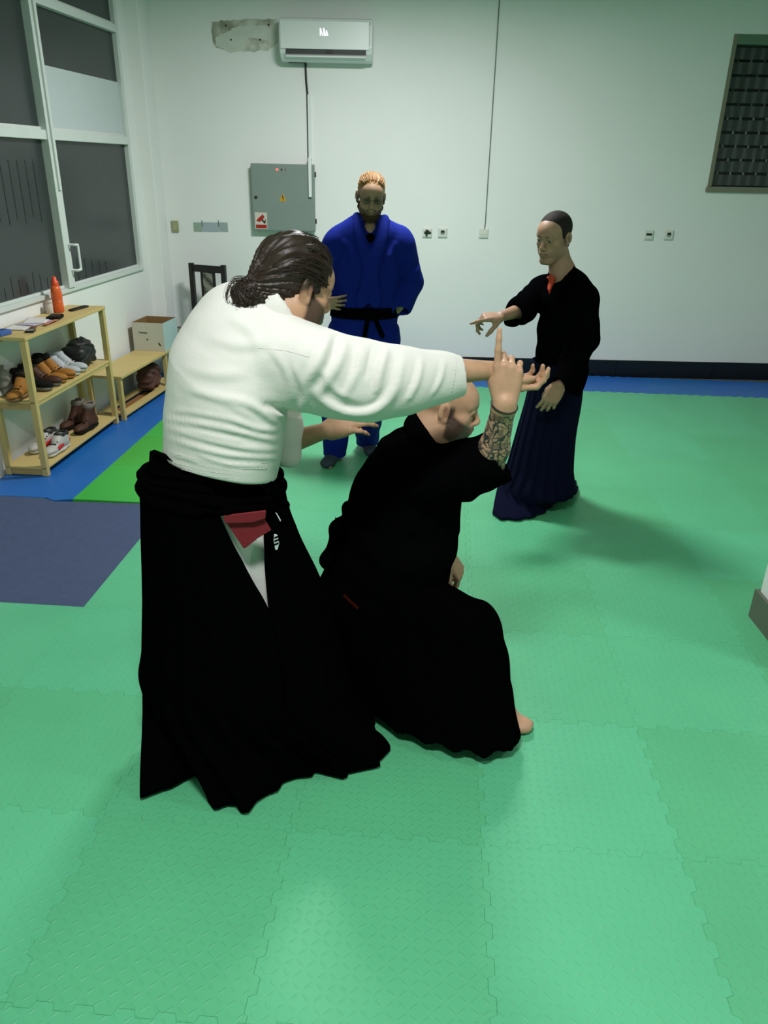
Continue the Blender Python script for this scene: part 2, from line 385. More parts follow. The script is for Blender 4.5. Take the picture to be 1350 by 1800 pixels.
# --- air conditioner
ax0, az1 = AY(489, 30, YB - .2)[0], AY(570, 30, YB - .2)[2]
ax1, az0 = AY(655, 60, YB - .2)[0], AY(570, 107, YB - .2)[2]
ac = thing('air_conditioner', 'white split air conditioner unit high on the back wall with lit display', 'air conditioner', ((ax0 + ax1) / 2, YB - .1, az0))
hh = az1 - az0
prof = [(YB - .004, az1), (YB - .15, az1), (YB - .185, az1 - .012), (YB - .2, az1 - .05), (YB - .2, az0 + .10), (YB - .185, az0 + .055), (YB - .13, az0 + .012), (YB - .05, az0), (YB - .004, az0 + .02)]
build('body', MB().prism([(ax0, y, z) for y, z in prof], (ax1 - ax0, 0, 0)), m_white, ac, bevel=.012)
fx0, fx1 = ax0 + .055, ax1 - .055
build('front_panel', MB().mm((ax0 + .012, YB - .206, az0 + .085), (ax1 - .03, YB - .2005, az1 - .03)), m_white, ac, bevel=.004)
build('air_outlet', MB().box(((fx0 + fx1) / 2, YB - .1915, az0 + .066), ((fx1 - fx0) / 2, .008, .020)), mat('outlet_dark', (0.035, 0.04, 0.04), .6), ac)
build('outlet_sensor', MB().box(((fx0 + fx1) / 2 + .03, YB - .203, az0 + .068), (.03, .004, .012)), m_blk, ac)
fl = build('louver_flap', MB().box(((fx0 + fx1) / 2, YB - .197, az0 + .035), ((fx1 - fx0) / 2, .012, .0045), np.array([[1, 0, 0], [0, math.cos(1.0), math.sin(1.0)], [0, -math.sin(1.0), math.cos(1.0)]])), m_white, ac, bevel=.002)
build('louver_trim', MB().mm((fx0, YB - .2085, az0 + .042), (fx1, YB - .2065, az0 + .046)), mat('flap_edge', (150, 140, 140), .4), ac)
build('side_cap', MB().mm((ax1 - .024, YB - .2045, az0 + .11), (ax1 - .020, YB - .2005, az1 - .03)), mat('seam_grey', (90, 95, 92), .6), ac)
# lit display characters
dx, dz = AY(563, 56, YB - .207)[0], AY(563, 56, YB - .207)[2]
m_led = mat('display_led', (0.9, 0.92, 1.0), .5, .2, 0, emit=(235, 235, 255), estr=1.6)
def stroke(mb, a, b, w, y): a = np.array([a[0], y, a[1]]); b = np.array([b[0], y, b[1]]); d = b - a; n_ = np.array([-d[2], 0, d[0]]); n_ = n_ / np.linalg.norm(n_) * w / 2; return mb.prism([a - n_, b - n_, b + n_, a + n_], (0, -.0015, 0))
mb = MB(); s = 0.052
for a, b in [((0, 0), (0, 1)), ((0, 1), (.38, 0)), ((.62, 0), (.55, 1)), ((.55, 1), (.82, 0)), ((.95, 0), (1.0, .7)), ((1.0, .7), (1.2, 0))]:
    stroke(mb, (dx + a[0] * s, dz + (a[1] - .5) * s), (dx + b[0] * s, dz + (b[1] - .5) * s), .0062, YB - .2062)
build('display', mb, m_led, ac, label='glowing white display characters')
build('bottom_hole', MB().box((ax0 + .13, YB - .03, az0 + .003), (.075, .025, .004)), m_blk, ac)
# --- dirty patch left by an older unit
m_patch = bpy.data.materials.new('bare_plaster'); m_patch.use_nodes = True; nt = m_patch.node_tree; b = nt.nodes['Principled BSDF']
tc = nt.nodes.new('ShaderNodeTexCoord'); n1 = nt.nodes.new('ShaderNodeTexNoise'); n1.inputs['Scale'].default_value = 6; n1.inputs['Detail'].default_value = 8
r = nt.nodes.new('ShaderNodeValToRGB'); e = r.color_ramp.elements; e[0].position = .38; e[0].color = (0.27, 0.26, 0.19, 1); e[1].position = .58; e[1].color = (0.62, 0.62, 0.55, 1)
nt.links.new(tc.outputs['Object'], n1.inputs['Vector']); nt.links.new(n1.outputs['Fac'], r.inputs[0]); nt.links.new(r.outputs[0], b.inputs['Base Color']); b.inputs['Roughness'].default_value = .95
def blob(us, amp=.012, y=YB - .0005, th=.0022, n=70):
    P = [AY(u, v, YB) for u, v in us]; out = []
    for i in range(len(P)):
        a, b = P[i], P[(i + 1) % len(P)]; k = max(2, int(np.linalg.norm(b - a) / .025))
        for t in range(k): q = a + (b - a) * t / k; out.append((q[0] + RNG.normal(0, amp * .4), y, q[2] + RNG.normal(0, amp * .4)))
    return MB().prism(out, (0, -th, 0))
wp = thing('wall_patch', 'dirty unpainted rectangle of plaster on the wall left of the air conditioner', 'wall patch', tuple(AY(430, 65, YB)))
build('stained_plaster', blob([(373, 38), (400, 36), (440, 33), (488, 34), (489, 75), (470, 88), (440, 90), (405, 92), (380, 84), (372, 60)]), m_patch, wp)
build('filler_smear', blob([(414, 48), (440, 42), (470, 46), (486, 62), (470, 70), (440, 66), (420, 80), (398, 88), (380, 80), (378, 66), (396, 58)], th=.0034), mat('filler', (0.60, 0.62, 0.55), .9, .2, .15, 10), wp)
for u, v in [(397, 45), (472, 44), (406, 70), (457, 70)]:
    p = AY(u, v, YB); build('screw_hole', MB().cyl((p[0], YB - .0042, p[2]), (p[0], YB - .0015, p[2]), .008, n=10), m_blk, wp)
# --- cable and trunking from the unit to the panel
p0, p1, p2 = AY(537, 108, YB), AY(540, 166, YB), AY(544, 346, YB)
build_ = build('power_cable', MB().tube([(p0[0], YB - .014, az0 + .03), (p0[0] + .004, YB - .012, p1[2] + .1), (p1[0] + .006, YB - .012, p1[2] - .02)], .0085), m_blk, base=np.array([p0[0], YB - .01, p1[2]]))
tag(build_, 'short dark cable hanging below the air conditioner', 'cable')
ct = thing('cable_trunking', 'thin white cable trunking running down the wall onto the grey panel', 'trunking', (p1[0] + .012, YB - .01, p2[2]))
build('channel', MB().mm((p1[0] + .004, YB - .022, p2[2] + .28), (p1[0] + .032, YB - .001, p1[2])), m_white, ct, bevel=.002)
pan_front = YB - .075
build('channel', MB().mm((p1[0] + .006, pan_front - .026, p2[2]), (p1[0] + .034, pan_front - .006, AY(543, 300, YB)[2] + .09)), m_white, ct, bevel=.002)
build('trunking_bend', MB().mm((p1[0] + .005, pan_front - .026, AY(543, 300, YB)[2] + .086), (p1[0] + .033, YB - .001, AY(543, 300, YB)[2] + .108)), m_white, ct, bevel=.002)
build('dark_wire', MB().tube([(p1[0] - .004, YB - .006, p1[2]), (p1[0] - .004, YB - .006, p2[2] + .29)], .0035), m_blk, ct)
# --- electrical panel
ex0, ez1 = AY(440, 288, YB - .075)[0], AY(500, 288, YB - .075)[2]
ex1, ez0 = AY(553, 300, YB - .075)[0], AY(500, 406, YB - .075)[2]
m_pan = mat('grey_enamel', (128, 140, 134), .45, .4, .03)
ep = thing('electrical_panel', 'grey metal electrical cabinet on the wall with yellow warning triangle', 'electrical panel', ((ex0 + ex1) / 2, YB, ez0))
build('body', MB().mm((ex0 + .006, YB - .06, ez0 + .006), (ex1 - .006, YB - .001, ez1 - .006)), m_pan, ep, bevel=.006)
build('door', MB().mm((ex0, YB - .076, ez0), (ex1, YB - .0605, ez1)), m_pan, ep, bevel=.008)
zl = AY(450, 346, YB)[2]; xl = AY(450, 346, YB - .076)[0]
lk = build('lock', MB().cyl((xl, YB - .084, zl), (xl, YB - .076, zl), .013), m_blk, ep, label='round black lock')
for z in (ez0 + .09, ez1 - .085): build('hinge', MB().cyl((ex1 + .004, YB - .066, z - .022), (ex1 + .004, YB - .066, z + .022), .008), m_blk, ep)
def wq(u, v, y=YB - .0775): return AY(u, v, y)
tx, tz = wq(497, 347)[0], wq(497, 347)[2]
tri = build('warning_triangle', MB().prism([(tx - .032, YB - .0762, tz - .032), (tx + .032, YB - .0762, tz - .032), (tx, YB - .0762, tz + .034)], (0, -.0012, 0)), mat('warning_yellow', (205, 150, 20), .5, .4, .05), ep, label='yellow triangle with dark bolt')
build('bolt_mark', MB().prism([(tx - .002, YB - .0775, tz - .022), (tx + .009, YB - .0775, tz - .022), (tx + .002, YB - .0775, tz - .002), (tx + .008, YB - .0775, tz - .002), (tx - .003, YB - .0775, tz + .022), (tx - .006, YB - .0775, tz - .006), (tx, YB - .0775, tz - .006)], (0, -.0008, 0)), m_blk, tri)
sx, sz = wq(459, 388)[0], wq(459, 388)[2]
stk = build('sticker', MB().mm((sx - .056, YB - .0772, sz - .072), (sx + .056, YB - .0762, sz + .072)), mat('sticker_white', (205, 195, 185), .5, .3, .06), ep, label='white sticker with red camera sign')
m_red = mat('sticker_red', (165, 40, 32), .5, .3, .1)
ys = YB - .0773
build('red_band', MB().mm((sx - .05, ys - .0008, sz - .066), (sx + .05, ys, sz - .034)), m_red, stk)
build('camera_sign', MB().prism([(sx - .045, ys, sz - .002), (sx - .03, ys, sz + .018), (sx + .018, ys, sz + .058), (sx + .034, ys, sz + .03), (sx - .012, ys, sz - .012)], (0, -.0009, 0)), m_red, stk)
mb = MB(); stroke(mb, (sx + .008, sz + .01), (sx + .036, sz - .02), .014, ys); stroke(mb, (sx + .036, sz - .022), (sx + .04, sz + .012), .008, ys)
build('camera_bracket', mb, m_blk, stk)
for u, m_ in ((487, mat('lamp_red', (200, 70, 60), .3, .5, 0, emit=(255, 120, 100), estr=1.2)), (495, m_blk), (502, mat('lamp_off', (150, 90, 85), .3))):
    p = wq(u, 298); build('indicator_lamp', MB().cyl((p[0], YB - .081, p[2]), (p[0], YB - .076, p[2]), .011 if u == 487 else .007, n=14), m_, ep)
# --- sockets and switches
m_sock = mat('socket_cream', (0.66, 0.67, 0.60), .4, .5, .03); m_hole = mat('socket_dark', (0.02, 0.03, 0.02), .6, .2, .1)
def socket(u, v, kind, label, group=None):
    c = AY(u, v, YB); t = thing('wall_socket', label, 'socket', (c[0], YB, c[2]), group=group)
    w_ = .044; build('plate', MB().mm((c[0] - w_, YB - .014, c[2] - w_), (c[0] + w_, YB - .0005, c[2] + w_)), m_sock, t, bevel=.008)
    build('inner_frame', MB().mm((c[0] - .034, YB - .0165, c[2] - .034), (c[0] + .034, YB - .0145, c[2] + .034)), m_sock, t, bevel=.002)
    if kind in ('round', 'plug'):
        build('socket_well', MB().cyl((c[0], YB - .0178, c[2] + .003), (c[0], YB - .0168, c[2] + .003), .022, n=20), mat('socket_well', (0.30, 0.31, 0.27), .5), t)
        build('pin_cover', MB().mm((c[0] - .017, YB - .0195, c[2] + .002), (c[0] + .017, YB - .018, c[2] + .02)), m_hole, t, bevel=.004)
        for k in (-1, 1): build('pin_hole', MB().cyl((c[0] + k * .009, YB - .0192, c[2] - .006), (c[0] + k * .009, YB - .018, c[2] - .006), .0035, n=8), m_hole, t)
    if kind == 'plug':
        build('plug', MB().mm((c[0] - .03, YB - .03, c[2] - .006), (c[0] + .036, YB - .02, c[2] + .012)).mm((c[0] - .016, YB - .03, c[2] - .03), (c[0] + .002, YB - .02, c[2] + .03)), m_hole, t, bevel=.006, label='dark plug in the socket')
    if kind == 'data':
        build('port_strip', MB().mm((c[0] - .027, YB - .0185, c[2] - .004), (c[0] + .027, YB - .017, c[2] + .016)), m_hole, t, bevel=.003)
        for k in (-1, 1): build('port', MB().mm((c[0] + k * .014 - .008, YB - .0193, c[2]), (c[0] + k * .014 + .008, YB - .0186, c[2] + .012)), m_blk, t)
    if kind == 'wire':
        build('cover', MB().mm((c[0] - .03, YB - .019, c[2] - .012), (c[0] + .03, YB - .017, c[2] + .02)), m_sock, t, bevel=.003)
    return t
socket(751, 409, 'plug', 'square wall socket with a dark plug, beside the man in blue')
socket(778, 409, 'round', 'empty square wall socket second from the man in blue')
sk = socket(850, 410, 'wire', 'pale wall box at the lower end of the long thin wire')
socket(1140, 413, 'data', 'double data socket with dark slot, left of the right-hand pair')
socket(1175, 413, 'round', 'round-well wall socket below the shuttered window, right of a pair')
pa, pb = AY(851, 404, YB), AY(877, -5, YB)
o = build('wall_wire', MB().tube([(pa[0], YB - .012, pa[2] - .004), (pa[0] + .006, YB - .006, pa[2] + .06), (pb[0] + .004, YB - .005, CEIL)], .0045), mat('grey_wire', (105, 118, 110), .6), base=np.array([pa[0], YB, pa[2]]))
tag(o, 'long thin grey wire running straight up the back wall', 'wire')
c = AY(308, 398, YB); t = thing('light_switch', 'small yellowed light switch in the left corner of the back wall', 'switch', (c[0], YB, c[2]))
build('plate', MB().mm((c[0] - .033, YB - .015, c[2] - .052), (c[0] + .033, YB - .0005, c[2] + .052)), mat('switch_yellow', (150, 152, 112), .5), t, bevel=.005)
build('rocker', MB().mm((c[0] - .022, YB - .02, c[2] - .035), (c[0] + .022, YB - .0155, c[2] + .035)), mat('switch_yellow2', (160, 160, 122), .4), t, bevel=.003)
sp = thing('switch_panel', 'row of pale paper labels on the wall left of the grey cabinet', 'label', tuple(AY(370, 399, YB)))
for (u0, u1), m_ in (((341, 355), mat('tape_a', (148, 166, 150), .8)), ((357, 384), mat('tape_b', (160, 172, 176), .8)), ((386, 400), mat('tape_c', (152, 168, 166), .8))):
    a = AY(u0, 407, YB); b = AY(u1, 391, YB); build('paper_label', MB().mm((a[0], YB - .003, a[2]), (b[0], YB - .0005, b[2])), m_, sp)
for u in (356, 385): a = AY(u, 405, YB); build('dark_gap', MB().mm((a[0] - .003, YB - .0035, a[2] + .03), (a[0] + .003, YB - .0005, a[2] + .09)), mat('gap_grey', (80, 92, 86), .8), sp)

# ================================================================= furniture on the left
m_pine = mat('pine', (196, 172, 112), .55, .35, .14, 5, .1, 40)
m_pine2 = mat('pine_dark', (178, 150, 96), .6, .3, .16, 6)
RO = np.array([-2.201, 4.644, 0]); Re = np.array([-2.111 + 2.201, 5.806 - 4.644, 0]); RLn = np.linalg.norm(Re); Re /= RLn; Rb = np.array([-Re[1], Re[0], 0])  # along, towards wall
RR = np.array([Re, Rb, [0, 0, 1.0]])
def rk(name, a0, a1, b0, b1, z0, z1, m=m_pine, parent=None, bev=.003, X=None):
    O, A, B, R_ = X or (RO, Re, Rb, RR); c = O + A * (a0 + a1) / 2 + B * (b0 + b1) / 2; c = np.array([c[0], c[1], (z0 + z1) / 2])
    return build(name, MB().box(c, ((a1 - a0) / 2, (b1 - b0) / 2, (z1 - z0) / 2), R_), m, parent, bevel=bev)
def rp(a, b, z): p = RO + Re * a + Rb * b; return np.array([p[0], p[1], z])
rack = thing('shoe_rack', 'tall pine shoe rack with three shelves under the dark window', 'rack', tuple(RO))
D = .285; T = .038; RH = .905
for a in (0, RLn - T):
    for b in (0, D - T): rk('post', a, a + T, b, b + T, 0.0005, RH - .022, parent=rack)
rk('top_board', -.004, RLn + .004, -.004, D, RH - .0215, RH, parent=rack)
rk('apron', T, RLn - T, D - .03, D - .012, RH - .07, RH - .022, m_pine2, rack)
zm0, zm1 = .505, .47
rk('middle_shelf', -.0, RLn, .004, D - .002, .487, .505, parent=rack); rk('bottom_shelf', 0, RLn, .004, D - .002, .045, .062, parent=rack)
for z in (.445, .005):
    for a in (.002, RLn - T + .002): rk('side_rail', a + .004, a + T - .008, T + .001, D - T - .001, z, z + .0415, m_pine2, rack)
for z in (.463,): rk('front_rail', T, RLn - T, .008, .024, z, z + .023, m_pine, rack)
BO = np.array([-2.077, 5.85, 0]); Ba = np.array([.125, .9922, 0]); Ba /= np.linalg.norm(Ba); Bb = np.array([-Ba[1], Ba[0], 0]); BX = (BO, Ba, Bb, np.array([Ba, Bb, [0, 0, 1.0]]))
def bk(*a, **k): return rk(*a, X=BX, **k)
def bpt(a, b, z): p = BO + Ba * a + Bb * b; return np.array([p[0], p[1], z])
bench = thing('low_bench', 'low pine bench with open lower tray beyond the shoe rack', 'bench', tuple(BO))
BL = 1.22; BH = .36; Dm = .285; B0 = 0.0
bk('seat_board', 0, BL, -.012, Dm, BH - .022, BH, parent=bench)
for a in (.0, .9):
    for b in (0, Dm - .035): bk('leg', a, a + .035, b, b + .035, .0005, BH - .0225, parent=bench)
bk('tray_board', .036, BL - .036, .0, .075, .03, .048, parent=bench); bk('tray_board', .036, BL - .036, .19, Dm - .037, .03, .048, parent=bench)
bk('tray_end', .036, .11, .076, .189, .03, .048, m=m_pine2, parent=bench); bk('tray_end', BL - .42, BL - .036, .076, .189, .03, .048, parent=bench)
bk('tray_bottom', .11, BL - .42, .07, .195, .004, .012, m=mat('tray_brown', (140, 95, 50), .7), parent=bench)
# --- open carton on the bench
ca0, ca1, cb0, cb1, th = .89, 1.21, -.005, .28, .004; h0 = BH + .0008
ch = AY(245, 568, 5.85 + .89 * .9922)[2] - h0
cb = thing('cardboard_box', 'open white cardboard box with brown inside standing on the low bench', 'box', tuple(bpt(1.05, .13, BH)))
m_ct = mat('carton_white', (190, 186, 172), .8, .2, .06, 8); m_kr = mat('carton_kraft', (140, 110, 70), .85, .2, .1, 8); m_ctb = mat('carton_side', (176, 196, 198), .8, .2, .05)
def ck(nm, *a): bk(nm, *a[:6], m=a[6], parent=cb, bev=0)
ck('front_wall', ca0, ca0 + th, cb0, cb1, h0, h0 + ch, m_ct); ck('end_wall', ca1 - th, ca1, cb0, cb1, h0, h0 + ch, m_kr)
ck('side_wall', ca0 + th, ca1 - th, cb0, cb0 + th, h0, h0 + ch, m_ctb); ck('side_wall', ca0 + th, ca1 - th, cb1 - th, cb1, h0, h0 + ch, m_kr)
ck('bottom', ca0 + th, ca1 - th, cb0 + th, cb1 - th, h0, h0 + th, m_kr); ck('inner_flap', ca0 + th, ca0 + .008, cb0 + th, cb1 - th, h0 + .02, h0 + ch - .006, m_kr)
ck('inner_flap', ca0 + .0085, ca1 - th, cb0 + .0045, cb0 + .0075, h0 + .02, h0 + ch - .006, m_kr)
def bs(segs, w, nm):
    mb = MB()
    for b, z, b2, z2 in segs:
        a = bpt(ca0 - .0006, b, h0 + z); c_ = bpt(ca0 - .0006, b2, h0 + z2); d = c_ - a; n_ = np.cross(d, Ba); n_ = n_ / np.linalg.norm(n_) * w / 2
        mb.prism([a - n_, c_ - n_, c_ + n_, a + n_], -Ba * .0008)
    build(nm, mb, mat('ink', (60, 60, 55), .8), cb)
zz = ch * .62
bs([(.225 - k * .009, zz + .012 * (k % 2) + (.012 if k == 0 else 0), .216 - k * .009, zz + .012 * ((k + 1) % 2)) for k in range(9)], .006, 'handwritten_word')
bs([(.16, zz - .055, .14, zz - .05), (.152, zz - .043, .146, zz - .06)], .005, 'handwritten_mark'); bs([(.05, .075, .035, .055), (.036, .056, .03, .05)], .014, 'ink_smudge')
# ================================================================= field modeller: smooth unions of tapered limbs, meshed with surface nets
def nrm(v): v = np.array(v, float); return v / np.linalg.norm(v)
def smin(a, b, k):
    if k <= 0: return np.minimum(a, b)
    h = np.clip(.5 + .5 * (b - a) / k, 0, 1); return b * (1 - h) + a * h - k * h * (1 - h)
class Prim:
    def __init__(s, f, c, R): s.f = f; s.c = np.array(c, float); s.R = R
def cap(a, b, ra, rb=None):
    a = np.array(a, float); b = np.array(b, float); rb = ra if rb is None else rb; ba = b - a; L2 = max(ba @ ba, 1e-12)
    def f(P):
        pa = P - a; h = np.clip(pa @ ba / L2, 0, 1); w = pa - h[:, None] * ba
        return np.sqrt((w * w).sum(1)) - (ra + (rb - ra) * h)
    return Prim(f, (a + b) / 2, math.sqrt(L2) / 2 + max(ra, rb))
def ecap(a, b, ra, rb, axis, ratio):
    """tapered limb of oval section: radius r, r*ratio along axis"""
    a = np.array(a, float); b = np.array(b, float); ba = b - a; L2 = max(ba @ ba, 1e-12); ax = nrm(axis); sc = min(1.0, ratio)
    def f(P):
        pa = P - a; h = np.clip(pa @ ba / L2, 0, 1); w = pa - h[:, None] * ba
        k = w @ ax; w = w + (k * (1 / ratio - 1))[:, None] * ax
        return (np.sqrt((w * w).sum(1)) - (ra + (rb - ra) * h)) * sc
    return Prim(f, (a + b) / 2, math.sqrt(L2) / 2 + max(ra, rb) * max(1, ratio))
def ell(c, r, M=None):
    c = np.array(c, float); r = np.array(r, float); M = np.eye(3) if M is None else np.array(M)
    def f(P):
        q = (P - c) @ M.T; k0 = np.sqrt(((q / r) ** 2).sum(1)); k1 = np.sqrt(((q / r ** 2) ** 2).sum(1)) + 1e-9
        return k0 * (k0 - 1) / k1
    return Prim(f, c, r.max())
def rbox(c, h, r, M=None):
    c = np.array(c, float); h = np.array(h, float) - r; M = np.eye(3) if M is None else np.array(M)
    def f(P):
        q = np.abs((P - c) @ M.T) - h
        return np.sqrt((np.maximum(q, 0) ** 2).sum(1)) + np.minimum(q.max(1), 0) - r
    return Prim(f, c, np.linalg.norm(h) + r)
def plane(p, n):                                     # inside is behind the plane
    p = np.array(p, float); n = nrm(n); return Prim(lambda P: (P - p) @ n, p, 1e3)
class SDF:
    def __init__(s): s.ops = []; s.post = []
    def u(s, p, k=.01): s.ops.append(('u', p, k)); return s
    def sub(s, p, k=.005): s.ops.append(('s', p, k)); return s
    def keep(s, p, k=.003): s.ops.append(('i', p, k)); return s          # keep what lies inside p
    def chain(s, pts, rad, k=.01):
        for i in range(len(pts) - 1): s.u(cap(pts[i], pts[i + 1], rad[i], rad[i + 1]), k)
        return s
    def cut_below(s, ax, z): n = [0, 0, 0]; n[ax] = -1; pt = [0, 0, 0]; pt[ax] = z; return s.keep(plane(pt, n))
    def cut_above(s, ax, z): n = [0, 0, 0]; n[ax] = 1; pt = [0, 0, 0]; pt[ax] = z; return s.keep(plane(pt, n))
    def disp(s, f): s.post.append(f); return s
    def bounds(s):
        lo = np.full(3, 1e9); hi = -lo
        for o, p, k in s.ops:
            if o == 'u': lo = np.minimum(lo, p.c - p.R); hi = np.maximum(hi, p.c + p.R)
        return lo - .03, hi + .03
    def ev(s, P, m):
        if len(P) > 6000:
            out = np.empty(len(P)); c = np.array([p.c for o, p, k in s.ops]); r = np.array([p.R + k for o, p, k in s.ops])
            for i in range(0, len(P), 3072):
                Q = P[i:i + 3072]; lo = Q.min(0); hi = Q.max(0); g = np.maximum(np.maximum(lo - c, c - hi), 0)
                out[i:i + 3072] = s.ev1(Q, m, np.nonzero((g * g).sum(1) < (r + m) ** 2)[0])
            return out
        return s.ev1(P, m, range(len(s.ops)))
    def ev1(s, P, m, sel):
        d = np.full(len(P), 1.0)
        for n_ in sel:
            o, p, k = s.ops[n_]
            if p.R < 100:
                q = P - p.c; idx = np.nonzero((q * q).sum(1) < (p.R + m + k) ** 2)[0]
                if not len(idx): continue
                v = p.f(P[idx]); a = d[idx]
            else: idx = slice(None); v = p.f(P); a = d
            if o == 'u': d[idx] = smin(a, v, k)
            elif o == 's': d[idx] = -smin(-a, v, k)
            else: d[idx] = -smin(-a, -v, k)
        for f in s.post: d = d + f(P)
        return d
    def mesh(s, h):
        lo, hi = s.bounds(); nb = np.ceil((hi - lo) / (4 * h)).astype(int) + 1
        g = [lo[i] + (np.arange(nb[i]) * 4 + 1.5) * h for i in range(3)]
        X = np.stack(np.meshgrid(*g, indexing='ij'), -1).reshape(-1, 3)
        dc = s.ev(X, 14 * h); act = np.nonzero(np.abs(dc) < 11 * h)[0]
        D = np.repeat(np.repeat(np.repeat(dc.reshape(nb).astype(np.float32), 4, 0), 4, 1), 4, 2)
        off = np.stack(np.meshgrid(*[np.arange(4)] * 3, indexing='ij'), -1).reshape(-1, 3)
        bi = np.stack(np.unravel_index(act, nb), -1)
        G = (bi[:, None, :] * 4 + off[None]).reshape(-1, 3); val = np.empty(len(G), np.float32); P = lo + G * h
        for i in range(0, len(P), 400000): val[i:i + 400000] = s.ev(P[i:i + 400000], 5 * h)
        D[G[:, 0], G[:, 1], G[:, 2]] = val
        return nets(D, lo, h)
def nets(D, lo, h):
    S = D < 0; nx, ny, nz = D.shape
    cnt = np.zeros((nx - 1, ny - 1, nz - 1), np.int8)
    for i in (0, 1):
        for j in (0, 1):
            for k in (0, 1): cnt += S[i:nx - 1 + i, j:ny - 1 + j, k:nz - 1 + k]
    C = np.stack(np.nonzero((cnt > 0) & (cnt < 8)), -1)
    idx = np.full(cnt.shape, -1, np.int32); idx[C[:, 0], C[:, 1], C[:, 2]] = np.arange(len(C))
    cor = np.array([(i, j, k) for i in (0, 1) for j in (0, 1) for k in (0, 1)])
    vals = np.stack([D[C[:, 0] + i, C[:, 1] + j, C[:, 2] + k] for i, j, k in cor], -1)
    acc = np.zeros((len(C), 3)); n = np.zeros(len(C))
    for a in range(8):
        for b in range(a + 1, 8):
            if np.abs(cor[a] - cor[b]).sum() != 1: continue
            va, vb = vals[:, a], vals[:, b]; m = (va < 0) != (vb < 0)
            t = np.where(m, va / np.where(m, va - vb, 1), 0)
            acc += np.where(m[:, None], cor[a] + t[:, None] * (cor[b] - cor[a]), 0); n += m
    V = lo + (C + acc / n[:, None]) * h
    F = []
    for ax in range(3):
        sl0 = [slice(None)] * 3; sl1 = [slice(None)] * 3; sl0[ax] = slice(0, -1); sl1[ax] = slice(1, None)
        ch = S[tuple(sl0)] != S[tuple(sl1)]
        E = np.stack(np.nonzero(ch), -1); o1, o2 = [q for q in range(3) if q != ax]
        E = E[(E[:, o1] > 0) & (E[:, o2] > 0) & (E[:, o1] < D.shape[o1] - 1) & (E[:, o2] < D.shape[o2] - 1)]
        def at(d1, d2):
            q = E.copy(); q[:, o1] += d1; q[:, o2] += d2; return idx[q[:, 0], q[:, 1], q[:, 2]]
        q = np.stack([at(-1, -1), at(0, -1), at(0, 0), at(-1, 0)], -1)
        flip = S[E[:, 0], E[:, 1], E[:, 2]]
        if ax == 1: flip = ~flip
        q[~flip] = q[~flip][:, ::-1]; F.append(q)
    F = np.concatenate(F); F = F[(F >= 0).all(1)]
    return V, F
def relax(V, F, it, lam=.5):
    if it == 0: return V
    e = np.concatenate([F[:, [0, 1]], F[:, [1, 2]], F[:, [2, 3]], F[:, [3, 0]]]); n = len(V)
    deg = np.bincount(e[:, 0], minlength=n) + np.bincount(e[:, 1], minlength=n); deg = np.maximum(deg, 1)[:, None]
    for _ in range(it):
        A = np.stack([np.bincount(e[:, 0], V[e[:, 1], i], n) + np.bincount(e[:, 1], V[e[:, 0], i], n) for i in range(3)], -1) / deg
        V = V + lam * (A - V)
    return V
def quad_mesh(name, V, F, smooth=True):
    me = bpy.data.meshes.new(name); me.vertices.add(len(V)); me.vertices.foreach_set('co', np.ascontiguousarray(V, np.float32).ravel())
    me.loops.add(len(F) * 4); me.loops.foreach_set('vertex_index', np.ascontiguousarray(F, np.int32).ravel())
    me.polygons.add(len(F)); me.polygons.foreach_set('loop_start', np.arange(len(F), dtype=np.int32) * 4)
    me.polygons.foreach_set('use_smooth', np.full(len(F), smooth)); me.update(calc_edges=True); return me
def sdf_obj(name, s, h, material, parent, sc=1.0, it=1, paint=None, label=None):
    V, F = s.mesh(h); V = relax(V, F, it)
    cols = paint(V) if paint is not None else None
    base = root_base(parent)
    me = quad_mesh(name, (V - base) * sc, F)
    if cols is not None:
        for nm, arr in cols.items():
            if arr.ndim == 2: a = me.color_attributes.new(nm, 'FLOAT_COLOR', 'POINT'); a.data.foreach_set('color', np.c_[arr, np.ones(len(arr))].astype(np.float32).ravel())
            else: a = me.attributes.new(nm, 'FLOAT', 'POINT'); a.data.foreach_set('value', arr.astype(np.float32))
    return link(name, me, material, parent, label=label)
# ================================================================= small things on and in the racks (solid shapes from the field modeller)
def local_thing(name, label, cat, loc, rot, group=None): return thing(name, label, cat, loc, rot, group, world_based=False)
angR = math.atan2(Re[1], Re[0])
